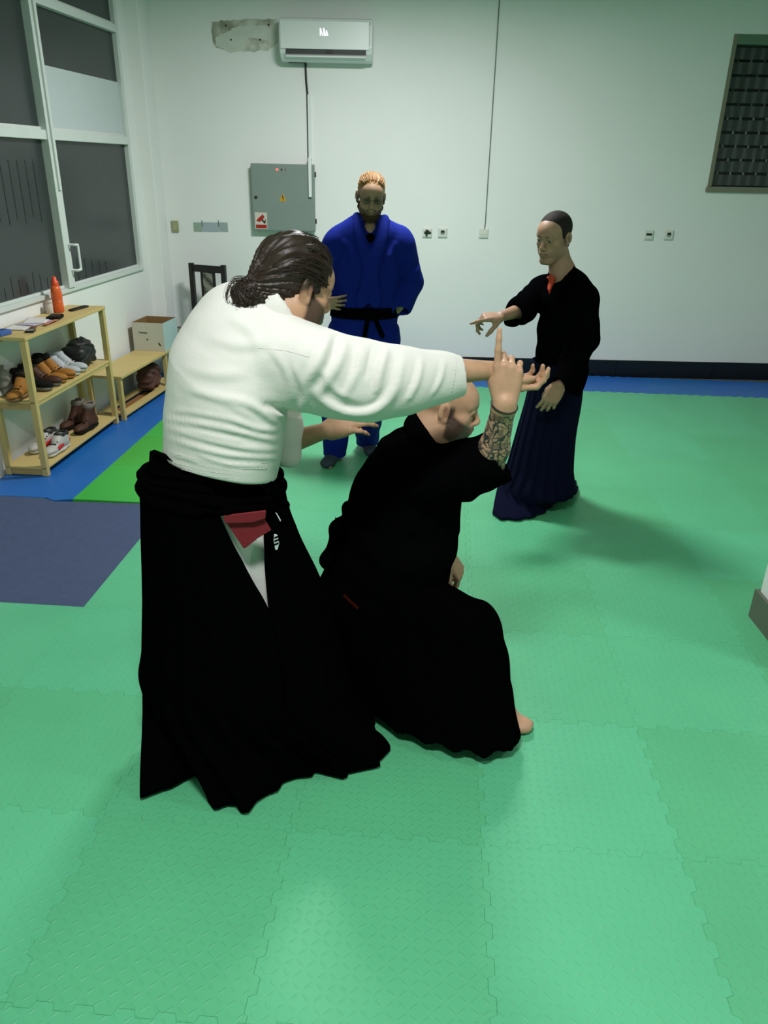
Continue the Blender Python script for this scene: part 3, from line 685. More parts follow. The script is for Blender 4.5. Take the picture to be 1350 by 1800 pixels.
# shoe in its own frame: toe towards +x, length 0.29, sole on z=0
def shoe(name, label, loc, rot, upper, collar, sole, lace, high=0.0, accent=None, group='shoes on the pine rack', mirror=1, sc=1.0):
    t = local_thing(name, label, 'shoe', loc, rot, group)
    L_ = .14
    s = SDF(); s.u(ecap((-.10, 0, .02), (-.02, .004 * mirror, .02), .036, .038, (0, 0, 1), .6), .01); s.u(ecap((-.02, .004 * mirror, .02), (.10, .012 * mirror, .018), .04, .042, (0, 0, 1), .5), .02)
    s.cut_below(2, .001); s.cut_above(2, .028)
    sdf_obj('sole', s, .006, sole, t, sc)
    s = SDF(); s.u(ecap((-.10, 0, .05), (-.01, .004 * mirror, .05), .034, .037, (0, 0, 1), 1.2), .03); s.u(ell((.08, .010 * mirror, .035), (.072, .042, .034)), .03)
    s.u(cap((-.075, 0, .06), (-.08, 0, .095 + high), .036, .035), .03); s.u(cap((0, .004 * mirror, .07), (-.045, 0, .10 + high * .8), .028, .03), .03)
    s.sub(cap((-.07, 0, .085 + high), (-.07, 0, .2 + high), .026, .03), .008); s.cut_below(2, .029)
    s.cut_above(2, .112 + high)
    up = sdf_obj('upper', s, .006, upper, t, sc)
    s = SDF(); s.u(cap((-.05, 0, .098 + high), (-.10, 0, .1 + high), .038, .036), .01); s.sub(cap((-.07, 0, .05), (-.07, 0, .2 + high), .027, .029), .004); s.cut_below(2, .092 + high * .75); s.cut_above(2, .122 + high)
    sdf_obj('collar', s, .006, collar, t, sc)
    mb = MB()
    for k in range(4):
        x = .045 - k * .022; z = .068 + k * .010
        mb.cyl((x * sc, -.022 * sc, z * sc), (x * sc, .03 * sc, (z + .003) * sc), .004 * sc, n=6)
    build('laces', mb, lace, t)
    if accent:
        s = SDF(); s.u(ell((-.105, 0, .055), (.036, .038, .032)), .01); s.u(ecap((-.02, .035 * mirror, .05), (.04, .045 * mirror, .04), .02, .018, (0, 1, 0), .4), .01); s.u(ecap((-.02, -.035 * mirror, .05), (.04, -.033 * mirror, .04), .02, .018, (0, 1, 0), .4), .01); s.cut_below(2, .03)
        sdf_obj('accent_panel', s, .006, accent, t, sc)
    return t
m_tan = mat('tan_leather', (158, 104, 40), .7, .3, .15, 20); m_brn = mat('brown_leather', (70, 40, 26), .6, .3, .2, 20); m_dk = mat('dark_fabric', (26, 24, 22), .85, .1, .2, 20)
m_sw = mat('sole_white', (190, 188, 178), .6, .3, .08); m_sg = mat('sole_grey', (110, 108, 98), .7); m_rd = mat('shoe_red', (190, 38, 40), .5, .4, .06); m_gw = mat('shoe_grey_white', (176, 180, 184), .6, .3, .1, 25)
m_flc = mat('fleece_grey', (120, 112, 104), .95, .1, .2, 30); m_gum = mat('sole_gum', (120, 88, 48), .7)
toF = angR - math.pi / 2                              # toes towards the room
z2 = .5055
def P2(a, b): p = rp(a, b, z2); return tuple(p)
shoe('ankle_boot', 'tan ankle boot at the near end of the middle rack shelf', P2(.075, .135), angR + math.pi, m_tan, m_dk, m_gum, m_dk, .03)
shoe('walking_shoe', 'dark walking shoe with grey toe, just right of the near rack post', P2(.27, .155), toF, m_dk, m_dk, m_sg, m_dk, .015, mirror=-1)
shoe('walking_shoe', 'dark walking shoe with grey toe beside the left tan boot', P2(.37, .155), toF, m_brn, m_dk, m_sg, m_dk, .02)
shoe('ankle_boot', 'left one of the two mustard ankle boots with black collars', P2(.472, .155), toF, m_tan, m_dk, m_tan, m_dk, .04, mirror=-1)
shoe('ankle_boot', 'right one of the two mustard ankle boots, beside the grey trainers', P2(.572, .155), toF, m_tan, m_dk, m_tan, m_dk, .045)
shoe('trainer', 'pale grey trainer touching the mustard boots', P2(.672, .155), toF, m_gw, m_gw, m_sw, m_sw, .01, mirror=-1)
shoe('trainer', 'pale grey trainer beside the black bag', P2(.765, .155), toF - .05, m_gw, m_gw, m_sw, m_sw, .02)
def P3(a, b): return tuple(rp(a, b, .0625))
shoe('sneaker', 'red, white and black sneaker at the front of the bottom shelf', P3(.30, .075), angR + math.pi - .1, mat('sneaker_white', (180, 175, 168), .5, .4, .08), m_blk, m_sw, m_blk, .0, accent=m_rd)
shoe('sneaker', 'red, white and black sneaker behind its mate on the bottom shelf', P3(.35, .185), angR + math.pi - .1, mat('sneaker_white', (180, 175, 168)), m_blk, m_sw, m_blk, .0, accent=m_rd, mirror=-1)
shoe('winter_boot', 'dark brown boot with grey fleece cuff on the bottom shelf, front one', P3(.78, .085), angR + math.pi - .15, m_brn, m_flc, m_dk, m_dk, .07)
shoe('winter_boot', 'dark brown boot with grey fleece cuff on the bottom shelf, by the wall', P3(.84, .20), angR + math.pi - .15, m_brn, m_flc, m_dk, m_dk, .07, mirror=-1)
# black bag on the middle shelf
t = local_thing('gym_bag', 'slumped black bag at the far end of the middle rack shelf', 'bag', tuple(rp(.945, .14, z2)), angR)
s = SDF(); s.u(rbox((0, 0, .085), (.115, .085, .075), .04), .01); s.u(ell((.03, 0, .16), (.08, .06, .035)), .05); s.disp(lambda P: .008 * np.sin(P[:, 0] * 60 + 3 * np.sin(P[:, 2] * 40)) * np.sin(P[:, 2] * 45 + P[:, 1] * 30)); s.cut_below(2, .0005)
sdf_obj('body', s, .007, m_blk, t)
mb = MB(); mb.tube([(-.06, -.03, .15), (-.04, -.03, .195), (.0, -.03, .21), (.05, -.03, .19), (.07, -.03, .15)], .007); build('strap', mb, m_blk, t)
t = local_thing('plastic_bag', 'pale crumpled bag behind the tan boot at the near end of the rack', 'bag', tuple(rp(.09, .235, z2)), angR)
s = SDF(); s.u(ell((0, 0, .09), (.04, .04, .088)), .02); s.disp(lambda P: .008 * np.sin(P[:, 0] * 90 + 2 * np.sin(P[:, 2] * 50)) * np.sin(P[:, 2] * 70)); s.cut_below(2, .0005)
sdf_obj('body', s, .007, mat('bag_pale', (120, 118, 108), .6, .4, .1), t); build('knot', MB().cyl((0, 0, .17), (0, 0, .2), .008, .016), mat('bag_pale', (0, 0, 0)), t)
t = local_thing('storage_bag', 'dull reddish-brown cloth bag on the tray under the low bench', 'bag', tuple(bpt(.80, .13, .0485)), angR)
s = SDF(); s.u(rbox((0, 0, .11), (.13, .07, .10), .04), .01); s.disp(lambda P: .008 * np.sin(P[:, 0] * 50 + 3 * np.sin(P[:, 2] * 40))); s.cut_below(2, .0005)
sdf_obj('body', s, .008, mat('bag_brown', (92, 66, 58), .9, .1, .3, 15), t); build('tie', MB().tube([(-.05, -.02, .215), (0, -.02, .235), (.05, -.02, .215)], .008), m_dk, t)
# things lying on the rack top
zr = RH + .0006
def on_top(a, b): return tuple(rp(a, b, zr))
ob = local_thing('water_bottle', 'orange plastic sports bottle standing on the far end of the rack', 'bottle', on_top(.86, .20), angR)
build('body', MB().lathe([(.030, 0), (.036, .004), (.037, .05), (.034, .075), (.037, .10), (.037, .135), (.033, .16), (.024, .185)], n=24), mat('bottle_orange', (222, 96, 40), .3, .5, .05), ob, smooth=True)
build('cap', MB().lathe([(.0245, .185), (.025, .188), (.0245, .212), (.015, .218), (.014, .24), (.008, .243)], n=24), mat('cap_orange', (225, 75, 30), .4), ob, smooth=True)
for k in range(2):
    build('grip_ring', MB().lathe([(.0345, .068 + k * .014), (.0365, .072 + k * .014), (.0345, .076 + k * .014)], n=24), mat('bottle_orange', (0, 0, 0)), ob)
jar = local_thing('plastic_jar', 'small whitish jar beside the orange bottle', 'jar', on_top(.80, .235), angR)
build('body', MB().lathe([(.022, 0), (.024, .003), (.024, .06), (.019, .066)], n=18), mat('jar_white', (200, 190, 180), .4), jar, smooth=True); build('lid', MB().lathe([(.021, .0665), (.021, .08)], n=18), mat('jar_lid', (190, 175, 160), .5), jar)
def slab(name, label, cat, a, b, sx, sy, sz, m, rot=0, parts=()):
    t = local_thing(name, label, cat, on_top(a, b), angR + rot)
    mb = MB(); n = 6; mb.box((0, 0, sz / 2), (sx / 2, sy / 2, sz / 2)); build('body', mb, m, t, bevel=min(sz * .4, .006))
    for nm, bx, mm_ in parts: build(nm, MB().box(bx[:3], bx[3:]), mm_, t, bevel=.001)
    return t
m_phone = mat('phone_glass', (0.008, 0.009, 0.01), .12, .5, .05)
slab('mobile_phone', 'black phone lying near the front edge of the rack top', 'phone', .17, .05, .075, .055, .012, m_blk, .3, [('screen', (0, 0, .0126, .033, .024, .0005), m_phone)])
slab('wallet', 'folded black wallet on papers in the middle of the rack top', 'wallet', .62, .11, .13, .085, .022, m_dk, .2, [('flap', (0, 0, .0235, .055, .035, .0012), m_blk)])
slab('remote_control', 'long thin black remote lying at the far end of the rack top', 'remote', 1.0, .12, .20, .04, .014, m_blk, -.15, [('button_row', (0, 0, .0148, .07, .010, .0007), m_dk)])
slab('key_fob', 'small brown key holder near the black phone', 'keys', .27, .085, .06, .035, .012, mat('fob_brown', (105, 62, 40), .6), .2, [('ring', (.035, 0, .004, .01, .008, .002), m_blk)])
slab('blue_pouch', 'small blue cloth pouch at the near end of the rack top', 'pouch', .05, .17, .10, .075, .03, mat('pouch_blue', (70, 100, 165), .8, .2, .15), -.2, [('zip', (0, 0, .0308, .045, .004, .0007), m_dk)])
def sheet(label, a, b, rot, m, w=.21, h=.15, name='paper_sheet'):
    t = local_thing(name, label, 'paper', on_top(a, b), angR + rot); mb = MB(); n = 8; v = []; f = []
    for i in range(n + 1):
        for j in range(n + 1): x, y = (i / n - .5) * w, (j / n - .5) * h; v.append((x, y, .001 + sheet.k + .004 * abs(math.sin(x * 14 + sheet.k * 900)) * (1 - (y / h) ** 2)))
    for i in range(n):
        for j in range(n): q = i * (n + 1) + j; f.append((q, q + n + 1, q + n + 2, q + 1))
    mb.add(v, f); o = build('page', mb, m, t, smooth=True); so = o.modifiers.new('thick', 'SOLIDIFY'); so.thickness = .0008; sheet.k += .003
sheet.k = 0
m_pap = mat('paper', (214, 208, 204), .8, .2, .05); m_lil = mat('paper_lilac', (186, 178, 200), .8, .2, .08); m_pk = mat('paper_pink', (190, 120, 105), .8, .2, .08)
sheet('white paper sheet lying on the rack top nearest the window', .30, .19, .1, m_pap); sheet('crumpled lilac-white sheet on top of the papers', .44, .16, -.15, m_lil); sheet('white sheet partly under the black wallet', .50, .18, .3, m_pap)
sheet('narrow pinkish leaflet at the front edge of the papers', .45, .055, .05, m_pk, .2, .03, 'leaflet')
# ================================================================= chair by the back wall
ca_ = math.atan2(-.74, -.67); cf = np.array([math.cos(ca_), math.sin(ca_), 0]); cl = np.array([cf[1], -cf[0], 0])
pl_, pr_ = AY(335, 465, 7.48), AY(393, 463, 7.40)
mid = np.array([(pl_[0] + pr_[0]) / 2, 7.44, 0]); topz = (pl_[2] + pr_[2]) / 2
ex = np.array([pr_[0] - pl_[0], -.12, 0]); cwid = np.linalg.norm(ex); ex /= cwid; fy = np.array([ex[1], -ex[0], 0])   # facing the camera, turned a little
if fy[1] > 0: fy = -fy
rotc = math.atan2(-fy[0], fy[1]) + math.pi
chair = thing('dining_chair', 'black high-backed dining chair with patterned panel in the far left corner', 'chair', (mid[0], mid[1], 0))
RC = np.array([ex, fy, [0, 0, 1.0]]); m_lac = mat('black_lacquer', (0.008, 0.007, 0.007), .35, .4, .1)
m_up = bpy.data.materials.new('patterned_fabric'); m_up.use_nodes = True; nt = m_up.node_tree; b = nt.nodes['Principled BSDF']
tc = nt.nodes.new('ShaderNodeTexCoord'); w = nt.nodes.new('ShaderNodeTexWave'); w.wave_type = 'BANDS'; w.bands_direction = 'DIAGONAL'; w.inputs['Scale'].default_value = 5; w.inputs['Distortion'].default_value = 7; w.inputs['Detail'].default_value = 3
r = nt.nodes.new('ShaderNodeValToRGB'); r.color_ramp.elements[0].color = (.05, .05, .04, 1); r.color_ramp.elements[1].color = (.28, .27, .22, 1)
nt.links.new(tc.outputs['Object'], w.inputs['Vector']); nt.links.new(w.outputs['Fac'], r.inputs[0]); nt.links.new(r.outputs[0], b.inputs['Base Color']); b.inputs['Roughness'].default_value = .9
def cbx(name, x0, x1, y0, y1, z0, z1, m=m_lac, par=None, bev=.004):
    c = mid + ex * (x0 + x1) / 2 + fy * (y0 + y1) / 2; c = np.array([c[0], c[1], (z0 + z1) / 2])
    return build(name, MB().box(c, ((x1 - x0) / 2, (y1 - y0) / 2, (z1 - z0) / 2), RC), m, par or chair, bevel=bev)
hw = cwid / 2
cbx('back_post', -hw - .02, -hw + .022, -.02, .02, .0005, topz); cbx('back_post', hw - .022, hw + .02, -.02, .02, .0005, topz)
cbx('top_rail', -hw + .0225, hw - .0225, -.015, .015, topz - .075, topz - .012); cbx('bottom_rail', -hw + .0225, hw - .0225, -.015, .015, .50, .55)
for x in (-.075, .055): cbx('back_slat', x, x + .022, -.012, .012, .551, topz - .0755)
cbx('back_panel', -.0525, .0545, -.01, .01, .551, topz - .0755, m_up)
cbx('seat', -hw - .03, hw + .03, .025, .42, .44, .485, m_up, bev=.015); cbx('seat_frame', -hw - .02, hw + .02, .022, .40, .38, .4395)
for x in (-hw - .018, hw - .02): cbx('leg', x, x + .038, .36, .398, .0005, .3795)
# ================================================================= people: shared anatomy
def skin_mat(name, tattoo=False):
    m = bpy.data.materials.new(name); m.use_nodes = True; nt = m.node_tree; N = nt.nodes; L = nt.links; b = N['Principled BSDF']
    a = N.new('ShaderNodeAttribute'); a.attribute_name = 'Col'
    tc = N.new('ShaderNodeTexCoord'); n = N.new('ShaderNodeTexNoise'); n.inputs['Scale'].default_value = 35; n.inputs['Detail'].default_value = 4; L.new(tc.outputs['Object'], n.inputs['Vector'])
    hs = N.new('ShaderNodeHueSaturation'); mr = N.new('ShaderNodeMapRange'); mr.inputs[3].default_value = .86; mr.inputs[4].default_value = 1.14
    L.new(n.outputs['Fac'], mr.inputs[0]); L.new(mr.outputs[0], hs.inputs['Value']); L.new(a.outputs['Color'], hs.inputs['Color']); outc = hs.outputs[0]
    if tattoo:
        t = N.new('ShaderNodeAttribute'); t.attribute_name = 'ink'
        w = N.new('ShaderNodeTexVoronoi'); w.feature = 'DISTANCE_TO_EDGE'; w.inputs['Scale'].default_value = 42
        nd = N.new('ShaderNodeTexNoise'); nd.inputs['Scale'].default_value = 22; nd.inputs['Detail'].default_value = 2; L.new(tc.outputs['Object'], nd.inputs['Vector'])
        mxv = N.new('ShaderNodeMix'); mxv.data_type = 'VECTOR'; mxv.inputs[0].default_value = .06; L.new(tc.outputs['Object'], mxv.inputs[4]); L.new(nd.outputs['Color'], mxv.inputs[5]); L.new(mxv.outputs[1], w.inputs['Vector'])
        r = N.new('ShaderNodeValToRGB'); r.color_ramp.elements[0].position = .05; r.color_ramp.elements[0].color = (1, 1, 1, 1); r.color_ramp.elements[1].position = .12; r.color_ramp.elements[1].color = (0, 0, 0, 1)
        L.new(w.outputs['Distance'], r.inputs[0])
        n3 = N.new('ShaderNodeTexNoise'); n3.inputs['Scale'].default_value = 30; L.new(tc.outputs['Object'], n3.inputs['Vector'])
        r3 = N.new('ShaderNodeValToRGB'); r3.color_ramp.elements[0].position = .52; r3.color_ramp.elements[1].position = .6; L.new(n3.outputs['Fac'], r3.inputs[0])
        ad = N.new('ShaderNodeMath'); ad.operation = 'MAXIMUM'; L.new(r.outputs[0], ad.inputs[0])
        hf = N.new('ShaderNodeMath'); hf.operation = 'MULTIPLY'; hf.inputs[1].default_value = .6; L.new(r3.outputs[0], hf.inputs[0]); L.new(hf.outputs[0], ad.inputs[1])
        mu = N.new('ShaderNodeMath'); mu.operation = 'MULTIPLY'; L.new(ad.outputs[0], mu.inputs[0]); L.new(t.outputs['Fac'], mu.inputs[1])
        mx = N.new('ShaderNodeMix'); mx.data_type = 'RGBA'; L.new(mu.outputs[0], mx.inputs[0]); L.new(outc, mx.inputs[6]); mx.inputs[7].default_value = (.035, .04, .045, 1); outc = mx.outputs[2]
    L.new(outc, b.inputs['Base Color']); b.inputs['Roughness'].default_value = .5; b.inputs['Specular IOR Level'].default_value = .35
    b.inputs['Subsurface Weight'].default_value = .08; b.inputs['Subsurface Radius'].default_value = (.012, .005, .003)
    bp = N.new('ShaderNodeBump'); bp.inputs['Strength'].default_value = .15; bp.inputs['Distance'].default_value = .001; n2 = N.new('ShaderNodeTexNoise'); n2.inputs['Scale'].default_value = 220; L.new(tc.outputs['Object'], n2.inputs['Vector']); L.new(n2.outputs['Fac'], bp.inputs['Height']); L.new(bp.outputs['Normal'], b.inputs['Normal'])
    return m
class Frame:
    def __init__(s, o, F, U, sc=1.0):
        s.o = np.array(o, float); s.F = nrm(F); U = np.array(U, float); s.U = nrm(U - (U @ s.F) * s.F); s.R = np.cross(s.F, s.U); s.s = sc; s.M = np.array([s.R, s.F, s.U])
    def __call__(s, x, y, z): return s.o + s.s * (x * s.R + y * s.F + z * s.U)
    def ell(s, c, r): return ell(s(*c), np.array(r) * s.s, s.M)
    def cap(s, a, b, ra, rb=None): return cap(s(*a), s(*b), ra * s.s, (ra if rb is None else rb) * s.s)
    def loc(s, P): return (P - s.o) @ s.M.T / s.s
def head(S, H, nose=1.0, jaw=1.0):
    S.u(H.ell((0, -.012, .045), (.075, .096, .080)), .02); S.u(H.ell((0, .026, -.02), (.060, .066, .082)), .03); S.u(H.ell((0, .05, .045), (.058, .05, .045)), .03)
    for q in (-1, 1):
        S.u(H.cap((q * .052 * jaw, .0, -.05), (q * .022 * jaw, .068, -.094), .021, .017), .03)
        S.u(H.ell((q * .045, .056, -.014), (.02, .022, .017)), .02); S.u(H.ell((q * .040, .044, -.048), (.022, .03, .032)), .02)
        S.u(H.cap((0, .091, .030), (q * .046, .070, .029), .0095, .009), .014)
        S.sub(H.ell((q * .0315, .101, .011), (.019, .015, .0105)), .012)
        S.u(H.ell((q * .0315, .0795, .009), (.0128, .0125, .0125)), .002)
        S.u(H.cap((q * .0185, .0905, .0145), (q * .033, .0915, .0168), .0032), .004); S.u(H.cap((q * .033, .0915, .0168), (q * .046, .083, .0125), .0032), .004)
        S.u(H.cap((q * .0185, .0895, .0045), (q * .044, .083, .0045), .003), .005)
        S.u(H.ell((q * .011, .1035, -.0275), (.0085, .011, .0078)), .006)
        S.u(H.ell((q * .0765, -.010, .0), (.0085, .019, .031)), .008); S.u(H.ell((q * .0835, -.019, .006), (.006, .011, .026)), .006); S.u(H.ell((q * .0765, .0, -.024), (.007, .009, .010)), .006)
        S.sub(H.ell((q * .0885, -.006, .006), (.007, .009, .019)), .004)
    S.u(H.cap((0, .093, .018), (0, .113, -.021), .0075, .0105 * nose), .010)
    S.u(H.cap((-.014, .078, -.098), (.014, .078, -.098), .0165 * jaw), .02)
    S.u(H.ell((0, .076, -.054), (.034, .028, .027)), .018)
    S.u(H.cap((-.021, .093, -.053), (0, .1035, -.0495), .0045, .006), .006); S.u(H.cap((.021, .093, -.053), (0, .1035, -.0495), .0045, .006), .006)
    S.u(H.cap((-.017, .094, -.062), (.017, .094, -.062), .0065), .006); S.u(H.cap((0, .099, -.0625), (0, .0995, -.0625), .006), .008)
    S.sub(H.cap((-.024, .0985, -.0565), (.024, .0985, -.0565), .0022), .003)
def paint(base, spots):
    base = np.array(base)
    def f(V):
        c = np.tile(base, (len(V), 1))
        for fn, colr, amt in spots:
            m = np.clip(fn(V), 0, 1)[:, None] * amt; c = c * (1 - m) + np.array(colr) * m
        return {'Col': c}
    return f
def near(p, soft): return lambda V: 1 - np.clip(p.f(V) / soft, 0, 1)
def face_spots(H, brow, lip, eye=(.012, .01, .008), beard=None, beard_amt=.85, scalp=None, closed=False, skin=None, bz=-.043):
    sp = []
    def W(fn): return lambda V: (lambda q: fn(q) * (np.sqrt((q * q).sum(1)) < .21))(H.loc(V))
    if beard is not None:
        def bd(q):
            x, y, z = q[:, 0], q[:, 1], q[:, 2]
            m = np.clip((bz + np.clip(.09 - y, 0, .08) * .5 - z) / .010, 0, 1) * np.clip((y - .004) / .010, 0, 1)
            m = m * (1 - np.exp(-((x / .019) ** 2 + ((z + .057) / .009) ** 2 + ((y - .1) / .02) ** 2)))
            side = np.clip((y - .0) / .01, 0, 1) * np.clip((.030 - y) / .010, 0, 1) * np.clip((.030 - z) / .015, 0, 1) * np.clip((np.abs(x) - .045) / .01, 0, 1)
            m = np.maximum(m, side); m *= np.clip((z + .086 + .55 * np.clip(y - .01, 0, .1)) / .012, 0, 1)
            n = .9 + .1 * np.sin(x * 900) * np.sin(z * 800 + y * 500)
            return m * n * (np.sqrt(x * x + y * y + z * z) < .19)
        sp.append((W(bd), beard, beard_amt))
    for s in (-1, 1):
        sp.append((near(H.cap((s * .016, .096, .0315), (s * .046, .075, .033), .0045 * H.s / H.s), .005), brow, .85))
        if not closed:
            sp.append((near(H.ell((s * .0315, .092, .009), (.0105, .006, .0052)), .002), (.45, .43, .40), .8)); sp.append((near(H.ell((s * .0315, .0935, .009), (.0055, .005, .0055)), .002), eye, 1.0))
            sp.append((near(H.cap((s * .019, .093, .0135), (s * .044, .086, .0125), .0012), .0025), (.03, .02, .015), .8))
        else: sp.append((near(H.cap((s * .019, .0925, .006), (s * .044, .0865, .0045), .0022), .003), (.05, .03, .02), .9))
    sp.append((near(H.cap((-.019, .099, -.056), (.019, .099, -.056), .0075), .003), lip, .6))
    sp.append((near(H.cap((-.022, .099, -.0565), (.022, .099, -.0565), .0012), .003), (.04, .015, .012), .8))
    for s in (-1, 1): sp.append((near(H.ell((s * .008, .1085, -.0335), (.004, .005, .003)), .003), (.04, .015, .01), .8)); sp.append((near(H.ell((s * .083, -.005, .004), (.006, .008, .016)), .003), (.14, .05, .035), .6))
    if scalp is not None: sp.append((W(scalp[0]), scalp[1], scalp[2]))
    return sp
def hand(S, w, d, n, t, curls, thumb=None, s=1.05, spread=(.10, .03, -.04, -.12), k=.006):
    """w wrist, d towards the fingers, n back of the hand, t thumb side; curls = bend of the three joints per finger, in degrees"""
    d = nrm(d); n = np.array(n, float); n = nrm(n - (n @ d) * d); t = np.array(t, float); t = nrm(t - (t @ d) * d - (t @ n) * n); w = np.array(w, float)
    P = lambda x, y, z=0.0: w + s * (x * d + y * t + z * n)
    ys = (.0305, .0105, -.0095, -.0275); bx = (.089, .093, .088, .079)
    M = np.array([d, t, n])
    S.u(ell(P(.05, .001, -.002), np.array((.05, .039, .0145)) * s, M), .012)
    for y, x in zip(ys, bx): S.u(cap(P(.008, y * .6, 0), P(x, y, 0), .0135 * s, .0102 * s), .010)
    S.u(cap(P(.016, .02, -.008), P(.052, .036, -.011), .015 * s, .012 * s), .014); S.u(cap(P(.016, -.022, -.008), P(.06, -.026, -.008), .013 * s, .011 * s), .012)
    Ls = ((.044, .027, .022), (.048, .031, .023), (.044, .029, .022), (.034, .021, .020)); out = []
    for i in range(4):
        p = P(bx[i], ys[i], 0); th = 0.0; r = .0096 if i < 3 else .0085
        for j in range(3):
            th += math.radians(curls[i][j]); dr = nrm(d * math.cos(th) - n * math.sin(th) + t * spread[i])
            q = p + dr * Ls[i][j] * s; S.u(cap(p, q, r * s, (r - .0011) * s), k if j else .008); r -= .0010; p = q
        out.append(p)
    th = thumb or [(.022, .026, -.008), (.056, .050, -.014), (.086, .060, -.018), (.108, .064, -.022)]
    rr = (.0135, .0118, .0104, .0085)
    for j in range(3): S.u(cap(P(*th[j]), P(*th[j + 1]), rr[j] * s, rr[j + 1] * s), .008)
    return out
def foot(S, heel, toe, s=1.0, up=(0, 0, 1)):
    heel = np.array(heel, float); toe = np.array(toe, float); d = nrm(toe - heel); up = np.array(up, float); sd = np.cross(d, up); L_ = np.linalg.norm(toe - heel)
    S.u(cap(heel + up * .035, heel + d * L_ * .35 + up * .045, .033 * s, .034 * s), .02); S.u(ecap(heel + d * L_ * .3 + up * .035, heel + d * L_ * .75 + up * .022, .036 * s, .042 * s, up, .6), .03)
    for i in range(5):
        o = (i - 2) * .0165 * s; b = heel + d * (L_ * (.74 - .02 * abs(i - .5))) + sd * o + up * .016; S.u(cap(b, b + d * (L_ * (.2 if i == 0 else .16 - .02 * i)) - up * .003, (.0135 if i == 0 else .0095) * s), .006)
    S.keep(plane((0, 0, .0008), (0, 0, -1)), .004)
def surf(S, u, v, t0=1.2, t1=8.0):
    """first point of the field's surface along the view through a photo pixel (used to lay seams and folds on cloth)"""
    d = ray(u, v); d = d / np.linalg.norm(d); a = t0
    t = np.arange(t0, t1, .01); P = CO + d[None] * t[:, None]; val = S.ev(P, .06); i = np.nonzero(val < 0)[0]
    if not len(i): return None
    lo, hi = t[max(i[0] - 1, 0)], t[i[0]]
    t = np.linspace(lo, hi, 12); P = CO + d[None] * t[:, None]; val = S.ev(P, .06); i = np.nonzero(val < 0)[0]
    return P[i[0]] if len(i) else P[-1]
def ridge(S, pts, r=.008, k=.02, depth=.0, t1=8.0):
    pts = [tuple(q[:2]) for q in smooth_path([(u, v, 0) for u, v in pts], 4 * len(pts))]
    Q = [surf(S, u, v, 1.2, t1) for u, v in pts]; Q = [q + nrm(q - CO) * depth for q in Q if q is not None]; ops = []
    m = len(Q)
    for i in range(m - 1):
        r0 = r * (.25 + .75 * math.sin(math.pi * (i + .01) / (m - .9))); r1 = r * (.25 + .75 * math.sin(math.pi * (i + 1.01) / (m - .9))) if i + 1 < m - 1 else r * .25
        ops.append(cap(Q[i], Q[i + 1], max(r0, .002), max(r1, .002)))
    return ops
def folds(S, specs, side=(0, 0, 1)):
    """cloth folds laid along photo-pixel polylines: (points, height, width); a rounded crest with a valley on one side"""
    data = []
    for pts, amp, w in specs:
        pp = [tuple(q[:2]) for q in smooth_path([(u, v, 0) for u, v in pts], 7 * len(pts))]
        Q = [surf(S, u, v) for u, v in pp]; Q = np.array([q for q in Q if q is not None])
        if len(Q) < 3: continue
        t = np.linspace(0, 1, len(Q)); tap = np.sin(np.pi * np.clip(t, .02, .98)) ** .7; tg = np.gradient(Q, axis=0); vd = Q - CO; sd = np.cross(tg, vd); sd /= np.linalg.norm(sd, axis=1, keepdims=True) + 1e-9
        data.append((Q, amp * tap, w, sd, Q.mean(0), np.linalg.norm(Q - Q.mean(0), axis=1).max()))
    def f(P):
        d = np.zeros(len(P))
        for Q, amp, w, sd, c, R in data:
            m = np.nonzero(((P - c) ** 2).sum(1) < (R + 3 * w) ** 2)[0]
            if not len(m): continue
            D = P[m][:, None, :] - Q[None]; r2 = (D * D).sum(2); j = r2.argmin(1); k = np.arange(len(m)); s = (D[k, j] * sd[j]).sum(1) / w; g = np.exp(-r2[k, j] / w ** 2)
            d[m] -= amp[j] * g * (.55 + 1.25 * s)
        return d
    S.disp(f)
def collar_ring(S, c, axis, front, rad, band, open_deg=50, n=26, drop=.0, squash=.38):
    """band of cloth standing round a neck, open at the front"""
    a = nrm(axis); f = np.array(front, float); f = nrm(f - (f @ a) * a); s = np.cross(a, f); Q = []
    for t in np.linspace(math.radians(open_deg), math.radians(360 - open_deg), n):
        k = (1 + math.cos(t)) / 2; rd = f * math.cos(t) + s * math.sin(t); Q.append((c + rd * rad * (1 + .15 * k) - a * drop * k ** 1.5, rd))
    for (p, r1), (q, r2) in zip(Q[:-1], Q[1:]): S.u(ecap(p, q, band, band, nrm(r1 + r2), squash), .006)
def beard_mesh(H, parent, m, full=1.0, h=.0045):
    S = SDF(); S.u(H.ell((0, .060, -.086), (.044, .042, .034 * full)), .01)
    for q in (-1, 1): S.u(H.cap((q * .058, .018, -.010), (q * .0585, .018, -.045), .006 * full, .012 * full), .02); S.u(H.cap((q * .0585, .018, -.045), (q * .028, .070, -.094), .0145 * full, .019 * full), .02)
    S.u(H.cap((-.022, .0965, -.044), (.022, .0965, -.044), .0055), .01); S.sub(H.ell((0, .107, -.057), (.020, .02, .0075)), .006)
    S.disp(lambda P: .0016 * np.sin(P[:, 0] * 420 + 60 * P[:, 1]) * np.sin(P[:, 2] * 380 + 3 * np.sin(P[:, 1] * 200)))
    return sdf_obj('beard', S, h, m, parent, label='full dark beard')
def v_of(p): q = np.array(p) - CO; return 900 - FPX * (q @ CU) / (q @ _f)
